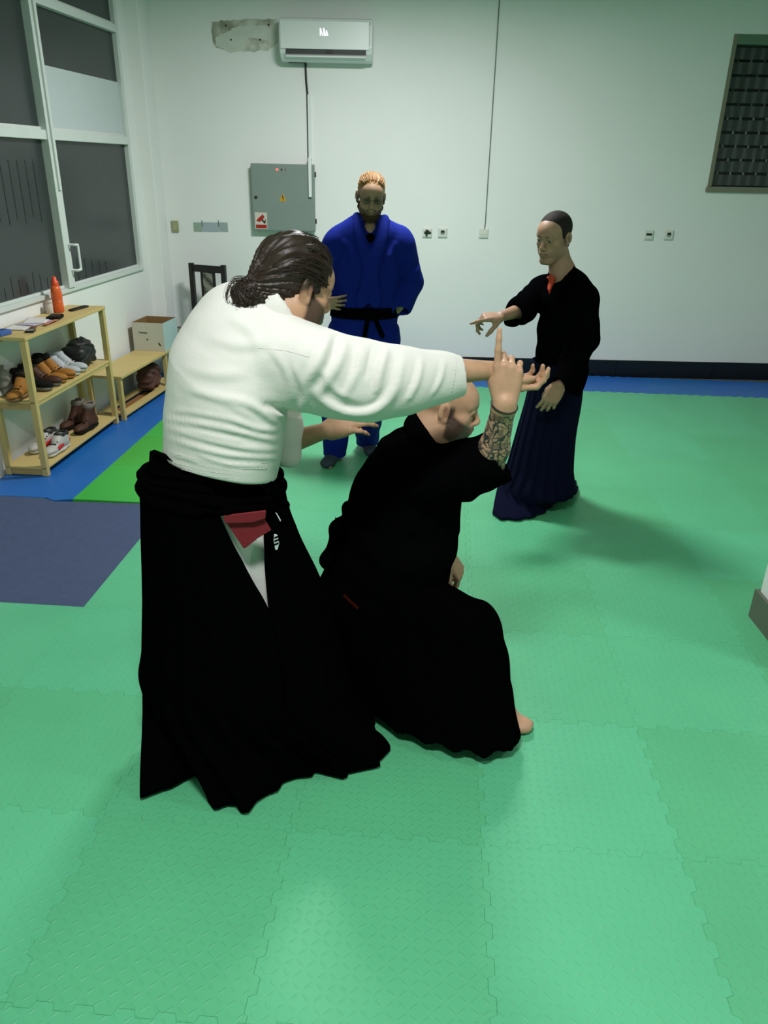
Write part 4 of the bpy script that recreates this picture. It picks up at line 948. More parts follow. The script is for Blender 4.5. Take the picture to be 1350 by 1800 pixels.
def ring_z(uL, uR, zL, zF, zR, yc, ry, N=180):
    """closed loop between two silhouette columns with its height given at left, front and right"""
    a = AY(uL, v_of((0, yc, zL)), yc); b = AY(uR, v_of((0, yc, zR)), yc); c = (a + b) / 2; rx = (b[0] - a[0]) / 2; th = np.pi + 2 * np.pi * np.arange(N) / N; k = np.cos(th)
    return np.stack([c[0] + rx * k, yc + ry * np.sin(th), zF + (zR - zL) / 2 * k + ((zR + zL) / 2 - zF) * k * k], -1)
def cloth_mat(name, rgb, rough=.9, spec=.1, weave=1400, bump=.25, sheen=0.0, var=.05):
    m = mat(name, rgb, rough, spec, var, 9, sheen=sheen); nt = m.node_tree; N = nt.nodes; L = nt.links
    tc = N.new('ShaderNodeTexCoord'); n = N.new('ShaderNodeTexNoise'); n.inputs['Scale'].default_value = 300; n.inputs['Detail'].default_value = 2; n2 = N.new('ShaderNodeTexNoise'); n2.inputs['Scale'].default_value = 22; n2.inputs['Detail'].default_value = 3
    L.new(tc.outputs['Object'], n.inputs['Vector']); L.new(tc.outputs['Object'], n2.inputs['Vector'])
    ad = N.new('ShaderNodeMath'); ad.operation = 'MULTIPLY_ADD'; ad.inputs[1].default_value = .22; L.new(n.outputs['Fac'], ad.inputs[0]); L.new(n2.outputs['Fac'], ad.inputs[2])
    bp = N.new('ShaderNodeBump'); bp.inputs['Strength'].default_value = bump; bp.inputs['Distance'].default_value = .006
    L.new(ad.outputs[0], bp.inputs['Height']); L.new(bp.outputs['Normal'], N['Principled BSDF'].inputs['Normal']); return m
def loft(name, rings, rows, material, parent, pleat=None, gap=None, thick=.006, label=None, close=True):
    """rings: list of closed (N,3) loops from top to bottom; rows rows in between; gap(row fraction) opens a slit between last and first column"""
    R = np.array(rings); K, N, _ = R.shape; t = np.linspace(0, K - 1, rows); V = []
    for q in t:
        i = min(int(q), K - 2); f = q - i; p0, p1, p2, p3 = R[max(i - 1, 0)], R[i], R[i + 1], R[min(i + 2, K - 1)]
        a = .5 * ((2 * p1) + (-p0 + p2) * f + (2 * p0 - 5 * p1 + 4 * p2 - p3) * f * f + (-p0 + 3 * p1 - 3 * p2 + p3) * f ** 3)
        a[:, 2] = p1[:, 2] * (1 - f) + p2[:, 2] * f
        u = q / (K - 1); c = a.mean(0)
        if pleat is not None:
            rad = a - c; rad[:, 2] = 0; rad /= np.linalg.norm(rad, axis=1, keepdims=True) + 1e-9; a = a + rad * pleat(np.arange(N) / N, u)[:, None]
        if gap is not None:
            g0, g1 = gap(u); src = np.linspace(g0, 1 - g1, N) * N; i0 = np.floor(src).astype(int); ff = (src - i0)[:, None]; a = a[i0 % N] * (1 - ff) + a[(i0 + 1) % N] * ff
        V.append(a)
    V = np.concatenate(V); n = N if gap is None else N - 1; F = []
    j = np.arange(n)
    for i in range(rows - 1): F.append(np.stack([i * N + j, i * N + (j + 1) % N, (i + 1) * N + (j + 1) % N, (i + 1) * N + j], -1))
    F = np.concatenate(F); me = quad_mesh(name, V - root_base(parent), F); o = link(name, me, material, parent, label=label)
    s = o.modifiers.new('thickness', 'SOLIDIFY'); s.thickness = thick; s.offset = 0; return o
def ring_uv(uL, uR, v, yc, ry, N=180, tilt=0.0, rot=0.0):
    a = AY(uL, v, yc); b = AY(uR, v, yc); c = (a + b) / 2; rx = (b[0] - a[0]) / 2; th = np.pi + 2 * np.pi * np.arange(N) / N + rot    # start left, run through the camera side
    return np.stack([c[0] + rx * np.cos(th), yc + ry * np.sin(th), c[2] + tilt * np.cos(th)], -1)
def resample(P, N):
    P = np.array(P + [P[0]]); L_ = np.r_[0, np.cumsum(np.linalg.norm(np.diff(P, axis=0), axis=1))]; s = np.linspace(0, L_[-1], N, endpoint=False)
    return np.stack([np.interp(s, L_, P[:, i]) for i in range(3)], -1)
def smooth_path(P, n):
    P = np.array(P); K = len(P); out = []
    for q in np.linspace(0, K - 1, n):
        i = min(int(q), K - 2); f = q - i; a, b, c, d = P[max(i - 1, 0)], P[i], P[i + 1], P[min(i + 2, K - 1)]
        out.append(.5 * ((2 * b) + (c - a) * f + (2 * a - 5 * b + 4 * c - d) * f * f + (3 * b - a - 3 * c + d) * f ** 3))
    return out
def person(label, base): return thing('person', label, 'person', base)
m_black = cloth_mat('black_cotton', (.0016, .0016, .002), .95, .0, bump=.2)
m_black2 = cloth_mat('black_hakama', (.0011, .0011, .0014), .95, .0, bump=.1)
# ================================================================= man in the white jacket
base = AZ(430, 1330); p1 = person('bearded man with hair bun, white jacket and black hakama, arm stretched out', (base[0], base[1], 0))
sk1 = skin_mat('skin_a'); SK1 = (.47, .27, .16)
Fb = nrm((.85, .5, 0)); Rb_ = np.array([Fb[1], -Fb[0], 0])
shC = AY(462, 600, 2.2); shR = AY(552, 632, 2.13); shL = shC - Rb_ * .16
neck = AY(500, 552, 2.2); H1 = Frame((-.262, 2.213, 1.580), (.76, .54, -.355), (.27, .235, .935), 1.04)
elR = AY(700, 655, 2.14); wrR = AY(866, 651, 2.21)
elL = AY(505, 778, 2.50); wrL = AY(572, 757, 2.46)
S = SDF(); head(S, H1)
S.chain([neck + np.array([-.01, 0, -.02]), H1(0, -.02, -.07)], [.062, .058], .03)
S.chain([neck, AY(440, 620, 2.2), AY(400, 760, 2.21), AY(385, 890, 2.22)], [.07, .10, .09, .09], .05); S.u(cap(shL, shR, .05), .05)
S.chain([shR, elR, elR * .45 + wrR * .55, wrR], [.058, .042, .038, .027], .02); S.chain([shL, elL, wrL], [.058, .042, .027], .02)
hipL = AY(385, 910, 2.28); hipR = AY(390, 910, 2.18)
for hip, an in ((hipL, np.array([-.18, 2.42, .09])), (hipR, np.array([-.48, 2.12, .09]))):
    kn = hip * .5 + an * .5 + Fb * .03; S.chain([hip, kn, an], [.075, .062, .042], .04); foot(S, an * [1, 1, 0] - Fb * .05, an * [1, 1, 0] + Fb * .20)
hd = nrm((.91, .08, -.40))
hand(S, wrR, hd, (.05, .25, -.95), (.1, -.95, -.25), [(28, 46, 30), (30, 48, 32), (32, 50, 34), (34, 52, 34)], thumb=[(.03, .018, .0), (.062, .026, -.012), (.09, .022, -.026), (.11, .016, -.036)], s=1.04, spread=(-.10, -.03, .04, .12))
hand(S, wrL, nrm((.93, -.05, .35)), (-.2, -.75, .6), (.3, -.3, .9), [(15, 20, 10), (20, 25, 15), (25, 25, 15), (30, 30, 15)], s=1.05)
hairfn = lambda q: np.clip((q[:, 2] - .02 - .9 * (q[:, 1] - .02)) / .02, 0, 1)
body1 = sdf_obj('body', S, .0042, sk1, p1, paint=paint(SK1, face_spots(H1, (.03, .02, .012), (.25, .10, .08), beard=(.022, .014, .010), beard_amt=.95, bz=-.034, scalp=(hairfn, (.03, .018, .010), .95))))
# hair drawn back into a bun
m_hair = mat('brown_hair', (.022, .012, .007), .45, .35, .45, 60, .35, 120)
S = SDF(); S.u(H1.ell((0, -.018, .048), (.086, .108, .092)), .02); S.u(H1.cap((0, -.07, -.01), (0, -.085, -.05), .055, .042), .04)
S.sub(H1.ell((0, .105, -.035), (.085, .07, .105)), .015)
for q in (-1, 1): S.sub(H1.ell((q * .09, .012, -.035), (.03, .035, .045)), .012); S.u(H1.cap((q * .072, .022, .03), (q * .07, .02, -.005), .008, .005), .012)
S.u(H1.cap((0, -.09, -.02), (.0, -.115, -.045), .048, .038), .03); S.u(H1.ell((.0, -.135, -.062), (.042, .036, .046)), .012)
S.keep(plane(H1(0, -.06, -.075), -H1.U - .2 * H1.F), .01) if False else None
def streak(P):
    q = H1.loc(P); a = np.arctan2(q[:, 0], q[:, 2] + .04); return .0032 * np.sin(a * 26 + 2.2 * np.sin(q[:, 1] * 38 + a * 3)) + .0016 * np.sin(a * 61 + q[:, 1] * 50) + .003 * np.sin(q[:, 1] * 55 + a * 5) * np.clip(-q[:, 1] * 6, 0, 1)
S.disp(streak)
hair1 = sdf_obj('hair', S, .004, m_hair, p1, it=1, label='dark brown hair tied back in a bun')
def strands(name, paths, r, m, parent):
    mb = MB()
    for P in paths:
        P = [np.array(p) for p in P]; v = []
        for i, p in enumerate(P):
            d = nrm(P[min(i + 1, len(P) - 1)] - P[max(i - 1, 0)]); x = nrm(np.cross(d, (.3, .5, .8))); y = np.cross(d, x); rr = r * (1 - .7 * i / (len(P) - 1)); v += [p + x * rr, p - .5 * x * rr + .87 * y * rr, p - .5 * x * rr - .87 * y * rr]
        f = [(3 * i + a, 3 * i + (a + 1) % 3, 3 * i + 3 + (a + 1) % 3, 3 * i + 3 + a) for i in range(len(P) - 1) for a in range(3)]
        mb.add(v, f)
    o = build(name, mb, m, parent, smooth=True); o['kind'] = 'stuff'; return o
paths = []
for i in range(230):
    a = RNG.uniform(-1.9, 1.9); pth = []; lift = abs(RNG.normal(0, .004)); ph = RNG.uniform(0, 6); y0 = RNG.uniform(.0, .07); y1 = RNG.uniform(-.13, -.06)
    for t in np.linspace(0, 1, 9):
        y = y0 + (y1 - y0) * t; f = math.sqrt(max(.06, 1 - ((y + .018) / .112) ** 2)); wv = .003 * math.sin(ph + t * 9)
        pth.append(H1((.088 * f + lift + wv) * math.sin(a * (1 - .3 * t)), y, .046 - .05 * t * t + (.094 * f + lift + wv) * math.cos(a * (1 - .3 * t))))
    if H1.loc(pth[0])[2] > .0: paths.append(pth)
for i in range(90):
    c = np.array([.0, -.135, -.062]); d = nrm(RNG.normal(size=3)); e = nrm(np.cross(d, RNG.normal(size=3))); L_ = RNG.uniform(1.2, 3.4); rr = RNG.uniform(.040, .052)
    paths.append([H1(*(c + rr * (1 + .12 * t) * (d * math.cos(t * L_) + e * math.sin(t * L_)))) for t in np.linspace(0, 1, 8)])
strands('loose_strands', paths, .0011, m_hair, hair1)
# white quilted jacket
m_gi = cloth_mat('white_cotton', (.71, .69, .64), .9, .15, bump=.3)
S = SDF(); ax = Fb
def T(u, v, y, r): return AY(u, v, y), r
C = [T(384, 822, 2.21, .232), T(393, 745, 2.21, .225), T(402, 668, 2.2, .22), T(424, 612, 2.2, .185)]
for i in range(3): S.u(ecap(C[i][0], C[i + 1][0], C[i][1], C[i + 1][1], ax, .70), .04)
S.u(cap(AY(395, 585, 2.33), shL + Fb * .01, .085, .08), .06); S.u(cap(AY(470, 600, 2.16), AY(548, 632, 2.08), .095, .09), .06); S.u(cap(AY(430, 580, 2.2), AY(488, 566, 2.2), .085, .05), .05)
# stretched right sleeve: deep, sagging below, narrowing to the cuff
SL = [(540, 655, 2.09, .112), (600, 664, 2.09, .108), (650, 672, 2.10, .103), (710, 670, 2.12, .088), (765, 664, 2.15, .068), (830, 661, 2.18, .052)]
for a, b in zip(SL[:-1], SL[1:]): S.u(ecap(AY(*a[:3]), AY(*b[:3]), a[3], b[3], (0, 1, 0), .66), .03)
# left sleeve on the far side
S.u(cap(shL + np.array([.02, .02, -.02]), AY(492, 750, 2.47), .085, .075), .05); S.u(cap(AY(492, 740, 2.47), AY(497, 800, 2.45), .07, .065), .03)
# hem line of the jacket (tucked into the hakama) and neck opening
q0, q1, q2 = AY(276, 806, 2.16), AY(400, 842, 2.04), AY(490, 846, 2.14); nh = nrm(np.cross(q1 - q0, q2 - q0)); nh = -nh if nh[2] > 0 else nh
S.keep(plane(q1, nh), .006)
# folds
folds(S, [([(283, 738), (340, 747), (400, 758), (450, 770), (486, 778)], 0.0069, 0.0110), ([(281, 752), (330, 766), (390, 782), (440, 792), (486, 794)], 0.0074, 0.0110), ([(282, 770), (340, 788), (400, 802), (450, 806), (486, 808)], 0.0066, 0.0101),
    ([(300, 724), (350, 730), (410, 742), (440, 752)], 0.0049, 0.0101), ([(410, 742), (450, 756), (486, 760)], 0.0066, 0.0101), ([(330, 757), (380, 770), (430, 780)], 0.0049, 0.0074), ([(390, 700), (440, 716), (486, 748)], 0.0083, 0.0129), ([(330, 690), (390, 706), (440, 733)], 0.0058, 0.0147),
    ([(600, 598), (590, 635), (556, 692)], 0.0148, 0.0156), ([(632, 604), (624, 650), (600, 700)], 0.0099, 0.0120), ([(676, 612), (664, 650), (655, 695)], 0.0132, 0.0129), ([(704, 622), (690, 680), (660, 716), (615, 722), (575, 704), (550, 676)], 0.0165, 0.0166),
    ([(738, 630), (730, 670), (712, 705)], 0.0099, 0.0110), ([(778, 632), (772, 665), (757, 694)], 0.0066, 0.0092), ([(576, 582), (558, 625), (535, 670)], 0.0115, 0.0147), ([(470, 612), (500, 655), (508, 705)], 0.0049, 0.0147), ([(360, 596), (420, 612), (480, 606)], 0.0036, 0.0184), ([(320, 650), (380, 664), (440, 660)], 0.0036, 0.0184), ([(512, 640), (532, 690), (524, 724)], 0.0083, 0.0129),
    ([(462, 714), (495, 724), (532, 733)], -0.0148, 0.0110), ([(652, 608), (645, 640), (640, 665)], -0.0083, 0.0092), ([(560, 650), (590, 690), (625, 705)], 0.0066, 0.0110), ([(400, 560), (440, 590), (455, 640)], 0.0033, 0.0184), ([(345, 800), (400, 818), (460, 822)], 0.0041, 0.0074), ([(300, 800), (350, 815)], 0.0049, 0.0074)])
S.disp(lambda P: .0009 * np.sin(P[:, 2] * 38 + 3 * np.sin(P[:, 0] * 12 + 1) + 2 * np.sin(P[:, 1] * 15)) * np.sin(P[:, 0] * 17 + P[:, 1] * 11 + P[:, 2] * 9))
# hollow cuffs and neck
cu = AY(812, 662, 2.18); dcu = nrm(AY(830, 661, 2.18) - AY(765, 664, 2.15)); S.keep(plane(cu, dcu + np.array([0, 0, .12])), .003)
S.sub(ecap(AY(740, 664, 2.14), AY(860, 660, 2.2), .055, .046, (0, 1, 0), .66), .004)
S.sub(cap(AY(497, 775, 2.46), AY(503, 830, 2.46), .05, .06), .01)
S.sub(cap(neck + np.array([.0, 0, -.01]), H1(0, -.02, -.05), .062, .06), .01)
jk1 = sdf_obj('jacket', S, .005, m_gi, p1, it=1, label='creased white cotton practice jacket'); SJ1 = S
# collar band standing round the neck
S = SDF(); na = H1(0, -.02, -.07) - neck; collar_ring(S, AY(489, 535, 2.19), (.5, .2, .84), (.75, .45, -.4), .075, .026, 40, 28, .085, .36)
S.disp(lambda P: .0007 * np.sin((P @ nrm((.5, .2, .84))) * 700))
sdf_obj('collar', S, .0045, m_gi, jk1)
# cuff seam and yoke stitching
def seam(name, parent, pts, SD, r, m, off=-.0012, stuff=False):
    Q = []
    for (a, b) in zip(pts[:-1], pts[1:]):
        k = max(2, int(math.hypot(b[0] - a[0], b[1] - a[1]) / 6))
        for t in range(k): Q.append((a[0] + (b[0] - a[0]) * t / k, a[1] + (b[1] - a[1]) * t / k))
    Q.append(pts[-1]); W = [surf(SD, *q) for q in Q]; W = [w + nrm(w - CO) * off for w in W if w is not None]
    return build(name, MB().tube(W, r, 5), m, parent, smooth=True)
m_st = mat('stitching', (.58, .58, .54), .9, .1)
seam('cuff_seam', jk1, [(803, 632), (800, 660), (794, 690)], SJ1, .0009, m_st, -.0003); seam('yoke_seam', jk1, [(455, 612), (500, 616), (545, 628)], SJ1, .0009, m_st, -.0003)
for k in range(4): seam('hem_stitch', jk1, [(300, 796 + k * 8), (360, 812 + k * 8), (420, 824 + k * 6)], SJ1, .0007, m_st, -.0003)
for a, b in [((432, 812), (470, 814)), ((470, 814), (468, 824)), ((468, 824), (425, 824))]: seam('maker_label', jk1, [a, b], SJ1, .0012, m_st, -.0004)
# hakama
N_ = 240
zF0 = AY(435, 899, 2.03)[2]
rings = [ring_z(252, 498, zF0 + .01, zF0, zF0 - .005, 2.22, .192, N_)] + [ring_uv(*r, N=N_) for r in [(254, 520, 935, 2.22, .20), (257, 568, 1040, 2.22, .22), (257, 592, 1120, 2.21, .25), (257, 612, 1185, 2.20, .275)]]
hem = [(249, 1403), (275, 1393), (300, 1385), (330, 1368), (363, 1358), (366, 1406), (382, 1420), (418, 1416), (424, 1426), (436, 1425), (470, 1395), (520, 1366), (560, 1358), (600, 1366), (640, 1352), (668, 1344), (683, 1318), (677, 1302), (652, 1303), (661, 1270), (640, 1238), (560, 1205), (430, 1195), (330, 1225), (268, 1310)]
hp = [AZ(u, v, .012) for u, v in hem]; rings.append(resample(hp, N_))
def pleat1(a, u): s = (a * 22) % 1.0; return (.004 + .018 * u) * (np.where(s < .8, s / .8, (1 - s) / .2) - .5)
frac0 = .5 - 61 / 360.0 - .5                          # slit sits on the camera side of the right hip
def shift(R, k): return np.roll(R, -k, axis=0)
k0 = int(N_ * ((180 - 58) / 360.0)); rings_s = [shift(R, k0) for R in rings]
def gap1(u):
    w = max(0.0, 1 - u / .36); return (.075 * w ** 1.15 + .0004, .048 * w ** 1.15 + .0004)
sk_ = loft('hakama', rings_s, 90, m_black2, p1, pleat1, gap1, .006, 'floor-length pleated black hakama with open side slit')
def inner(R, f):
    c = R.mean(0); q = c + (R - c) * f; q[:, 2] = R[:, 2]; return q
m_pants = cloth_mat('white_trousers', (.66, .67, .62), .9, .1, bump=.3)
loft('trousers', [inner(ring_z(258, 488, zF0 + .03, zF0 + .03, zF0 + .03, 2.22, .18, 120), .90), inner(rings[0][::2], .90), inner(rings[1][::2], .86), inner(rings[2][::2], .78), inner(rings[3][::2], .66)], 40, m_pants, p1, lambda a, u: .004 * np.sin(a * 90 + u * 9), None, .004, 'white trousers seen through the slit')
# waistband with wrapped ties and back board
def Wring(uL, uR, v, yc, ry, tilt): return ring_uv(uL, uR, v, yc, ry, 120, tilt)
zL0, zM0, zR0 = AY(268, 815, 2.2)[2], AY(410, 836, 2.04)[2], AY(484, 850, 2.2)[2]
wbnd = loft('waistband', [ring_z(270, 480, zL0, zM0, zR0, 2.21, .182, 120), ring_z(262, 486, zL0 - .03, zM0 - .035, zR0 - .02, 2.215, .188, 120), ring_z(250, 495, zF0 + .05, zF0 + .04, zF0 + .03, 2.22, .196, 120), ring_z(248, 501, zF0 - .005, zF0 - .012, zF0 - .02, 2.22, .198, 120)], 24, m_black2, p1, lambda a, u: .004 * np.sin(u * 22) + .003 * np.sin(a * 60), None, .008)
bp = [AY(262, 793, 2.19), AY(276, 800, 2.12), AY(330, 822, 2.05), AY(372, 836, 2.03), AY(376, 880, 2.02), AY(320, 880, 2.02), AY(256, 872, 2.10), AY(251, 868, 2.16), AY(264, 828, 2.17)]
mb = MB(); mb.prism(bp, (.012, .02, 0)); build('back_board', mb, m_black2, wbnd, bevel=.004)
S = SDF()
for pth, r in [([(470, 862), (486, 872), (500, 888), (494, 902), (480, 896), (470, 880)], .016), ([(486, 868), (480, 858), (470, 850)], .014), ([(482, 900), (484, 925), (488, 950), (491, 968)], .008), ([(476, 900), (478, 930), (480, 946)], .007), ([(250, 868), (300, 878), (380, 884), (470, 876)], .014), ([(262, 886), (330, 896), (400, 898), (470, 890)], .012)]:
    th = [(u - 375) / 128 for u, v in pth]; Q = [AY(u, v, 2.22 - .205 * math.sqrt(max(.05, 1 - t * t))) for (u, v), t in zip(pth, th)]
    S.chain(Q, [r] * len(Q), .006)
sdf_obj('waist_ties', S, .005, m_black2, wbnd)
# folded red cloth tucked into the slit
m_rc = cloth_mat('red_cloth', (.19, .022, .028), .85, .1, bump=.15)
def qd(name, pts, y, th, par, m): return build(name, MB().prism([AY(u, v, yy) for (u, v), yy in zip(pts, y)], (.0, -th, 0)), m, par, bevel=.002)
yb_ = 2.024
rc = thing_ = qd('red_sash', [(393, 905), (468, 896), (467, 910), (448, 916), (425, 918), (396, 918)], [yb_ - .006] * 6, .008, p1, m_rc); rc['label'] = 'folded dark red cloth tucked in at the hip'
qd('sash_fold', [(397, 916), (435, 917), (453, 946), (431, 963), (428, 962)], [yb_ + .004] * 5, .006, rc, m_rc); qd('sash_fold', [(434, 917), (463, 908), (477, 931), (452, 946)], [yb_ + .005] * 4, .006, rc, m_rc)
tg = qd('striped_tag', [(482, 938), (488, 940), (491, 955), (488, 966), (484, 966), (481, 950)], [2.024] * 6, .003, p1, mat('tag_white', (200, 205, 205), .7)); tg['label'] = 'small white tag with dark stripes'
for k in range(3): qd('stripe', [(482, 944 + 6 * k), (490, 941 + 6 * k), (490, 944 + 6 * k), (482, 947 + 6 * k)], [2.0205] * 4, .0012, tg, m_black)
qd('white_edge', [(484, 900), (487, 902), (494, 914), (493, 917)], [2.03] * 4, .003, tg, mat('tag_white', (0, 0, 0)))
# ================================================================= kneeling man in black
base = AZ(780, 1300); p2 = person('bald bearded man in black sinking low, tattooed forearm raised', (base[0], base[1], 0))
sk2 = skin_mat('skin_b', True); SK2 = (.50, .29, .18)
neck2 = AY(752, 765, 2.5); H2 = Frame((.199, 2.505, 1.156), (.983, .0, -.20), (.19, .06, .98), 1.04)
shR2 = AY(735, 832, 2.38); shL2 = AY(765, 800, 2.66); elR2 = AY(858, 832, 2.29); wrR2 = AY(888, 706, 2.172)
elL2 = AY(770, 900, 2.74); wrL2 = AY(787, 975, 2.63)
S = SDF(); head(S, H2, 1.1, 1.08)
S.chain([neck2, H2(0, -.02, -.06)], [.066, .064], .03)
S.chain([neck2, AY(720, 850, 2.5), AY(690, 980, 2.5)], [.075, .11, .11], .05); S.u(cap(shL2, shR2, .055), .05)
S.chain([shR2, elR2, elR2 * .62 + wrR2 * .38, wrR2 + nrm(elR2 - wrR2) * .02, wrR2], [.06, .046, .0455, .034, .031], .02); S.chain([shL2, elL2, wrL2], [.06, .046, .03], .02)
hipR2 = AY(668, 1015, 2.42); hipL2 = AY(690, 1010, 2.58); knR2 = AY(800, 1108, 2.36); knL2 = AY(808, 1100, 2.52)
fl = AZ(880, 1268); anL = np.array([fl[0], fl[1], .08]); fr_ = AZ(700, 1215); anR = np.array([fr_[0], fr_[1], .10])
S.chain([hipL2, knL2, anL], [.08, .05, .042], .04); S.chain([hipR2, knR2, anR], [.08, .05, .042], .04)
ft = AZ(931, 1287); foot(S, anL * [1, 1, 0] - .02 * nrm((1, 0, 0)), ft, 1.0); foot(S, anR * [1, 1, 0] - np.array([.03, 0, 0]), anR * [1, 1, 0] + np.array([.2, 0, 0]))
hand(S, wrR2, (.03, .08, 1.0), (0, -1, .08), (-1, 0, .02), [(-4, 4, 4), (62, 88, 40), (66, 88, 40), (58, 85, 45)], thumb=[(.018, .024, -.006), (.045, .036, -.022), (.070, .032, -.05), (.082, .020, -.072)], s=1.12, spread=(.03, .02, -.03, -.16))
hand(S, wrL2, nrm((.55, -.1, -.83)), (.75, -.45, .45), (.2, -.9, -.2), [(40, 55, 30), (45, 60, 30), (48, 60, 30), (50, 60, 30)], s=1.05)
pf = paint(SK2, face_spots(H2, (.06, .04, .03), (.34, .16, .12), beard=(.028, .020, .016), beard_amt=1.0, bz=-.034, closed=True, scalp=(lambda q: np.clip((-.02 - q[:, 1]) / .05, 0, 1) * np.clip((q[:, 2] + .02) / .04, 0, 1) * .6, (.30, .19, .13), .35)))
def pf2(V):
    d = pf(V); ax = elR2 - wrR2; L_ = np.linalg.norm(ax); ax = ax / L_; q = V - wrR2; t = q @ ax; r = np.linalg.norm(q - t[:, None] * ax, axis=1)
    d['ink'] = np.clip((t - .022) / .006, 0, 1) * (r < .07) * (t < L_ * 1.1); return d
sdf_obj('body', S, .0042, sk2, p2, paint=pf2)
# wrist band
aw = nrm(elR2 - wrR2); cw = wrR2 + aw * .012; x_ = nrm(np.cross(aw, (0, 1, 0))); y_ = np.cross(aw, x_)
build('wrist_band', MB().tube([cw + .039 * (x_ * math.cos(t) + y_ * math.sin(t)) + aw * .004 * math.cos(t) for t in np.linspace(0, 2 * math.pi, 25)], .0028, 6), m_blk, p2, smooth=True, label='thin black wrist band')
# jacket
S = SDF(); ap = (1, 0, 0)
C = [(694, 990, 2.50, .205), (702, 930, 2.5, .20), (716, 870, 2.5, .185), (730, 835, 2.49, .15)]
for a, b in zip(C[:-1], C[1:]): S.u(ecap(AY(*a[:3]), AY(*b[:3]), a[3], b[3], (0, 1, 0), 1.02), .04)
S.u(cap(AY(708, 805, 2.56), AY(742, 768, 2.5), .095, .066), .05); S.u(cap(AY(718, 832, 2.40), AY(765, 842, 2.36), .10, .098), .05); S.u(cap(shL2, AY(775, 830, 2.68), .09, .09), .05)
S.u(cap(AY(760, 838, 2.36), AY(862, 806, 2.28), .096, .084), .04); S.u(cap(AY(820, 840, 2.30), AY(882, 828, 2.28), .072, .034), .04)
S.u(cap(AY(775, 830, 2.68), AY(772, 930, 2.70), .085, .08), .04); S.u(ell(AY(725, 960, 2.48), (.14, .2, .12)), .06)
S.keep(plane(AY(869, 791, 2.28), (.835, -.06, .55)), .004); S.sub(cap(AY(848, 816, 2.285), AY(905, 772, 2.24), .052, .062), .006)
S.sub(cap(neck2 + np.array([.0, 0, .01]), H2(0, -.02, -.05), .060, .066), .006)
S.disp(lambda P: .004 * np.sin(P[:, 2] * 45 + 3 * np.sin(P[:, 0] * 20)) * np.sin(P[:, 0] * 30 + P[:, 1] * 12))
jk2 = sdf_obj('jacket', S, .0065, m_black, p2, label='loose black practice jacket')
S = SDF(); na = H2(0, -.02, -.07) - neck2; collar_ring(S, neck2 + na * .18, nrm(na) + np.array([.15, 0, .2]), (.9, -.1, -.4), .078, .03, 45, 26, .05, .4)
sdf_obj('collar', S, .006, m_black, jk2)
# hakama draped over bent legs
S = SDF(); S.u(ell(AY(662, 985, 2.5), (.185, .2, .15)), .05); S.u(ell(AY(625, 1030, 2.5), (.115, .2, .13)), .05)
S.u(cap(hipR2 + np.array([-.02, .0, .0]), AY(812, 1098, 2.33), .135, .088), .06); S.u(cap(hipL2, AY(808, 1095, 2.55), .13, .085), .06)
top = [(600, 1055), (640, 1065), (680, 1075), (725, 1085), (765, 1092), (795, 1100), (812, 1108), (824, 1116), (830, 1122)]
bot = [(636, 1232), (655, 1247), (695, 1276), (735, 1302), (785, 1320), (830, 1330), (862, 1334), (884, 1334), (896, 1328)]
for i, ((u, v), (a, b)) in enumerate(zip(top, bot)):
    A = AY(u, v, 2.36 - .03 * i / 8); B = AZ(a, b, .05) + np.array([-.004 * i, .055, -.09]); S.u(cap(A, B, .075, .062), .05)
    A2 = AY(u + 8, v - 10, 2.58); B2 = B + np.array([-.01, .30, .0]); S.u(cap(A2, B2, .07, .062), .05)
    S.u(cap((A + A2) / 2, (B + B2) / 2, .10, .10), .06)
S.u(cap(AY(818, 1100, 2.33), AY(856, 1180, 2.28), .062, .055), .05)
S.u(cap(AY(866, 1190, 2.26), AZ(904, 1318, .02) + np.array([0, .03, 0]), .05, .042), .04)
S.disp(lambda P: .005 * np.sin(P[:, 0] * 62 + 2 * np.sin(P[:, 2] * 14)) * np.clip((.6 - P[:, 2]) * 4, 0, 1))
S.keep(plane((0, 0, .045), (.0, 0, -1)), .004)
S.sub(cap(AZ(700, 1235, .0) + np.array([0, .15, -.05]), AZ(850, 1290, .0) + np.array([0, .2, -.05]), .11), .01)
hk2 = sdf_obj('hakama', S, .0065, m_black2, p2, label='black hakama draped over the bent knees')
# waist knot and board standing off the back
S = SDF(); S.chain([AY(612, 905, 2.47), AY(614, 893, 2.47), AY(640, 885, 2.45)], [.022, .024, .03], .015); S.chain([AY(640, 905, 2.5), AY(600, 930, 2.5), AY(585, 985, 2.5)], [.05, .035, .035], .03)
S.chain([AY(596, 925, 2.5), AY(589, 908, 2.5)], [.008, .003], .004); S.chain([AY(600, 925, 2.5), AY(596, 912, 2.5)], [.006, .003], .004)
S.u(cap(AY(590, 930, 2.42), AY(590, 930, 2.62), .02), .02); S.u(cap(AY(576, 985, 2.40), AY(576, 985, 2.62), .03), .03)
sdf_obj('back_board', S, .006, m_black2, hk2)
build('belt_end', MB().tube([AY(604, 1046, 2.29), AY(616, 1058, 2.275), AY(629, 1070, 2.265)], .006, 6), mat('dull_red', (.025, .004, .003), .9, .0), p2, label='dull red belt end')
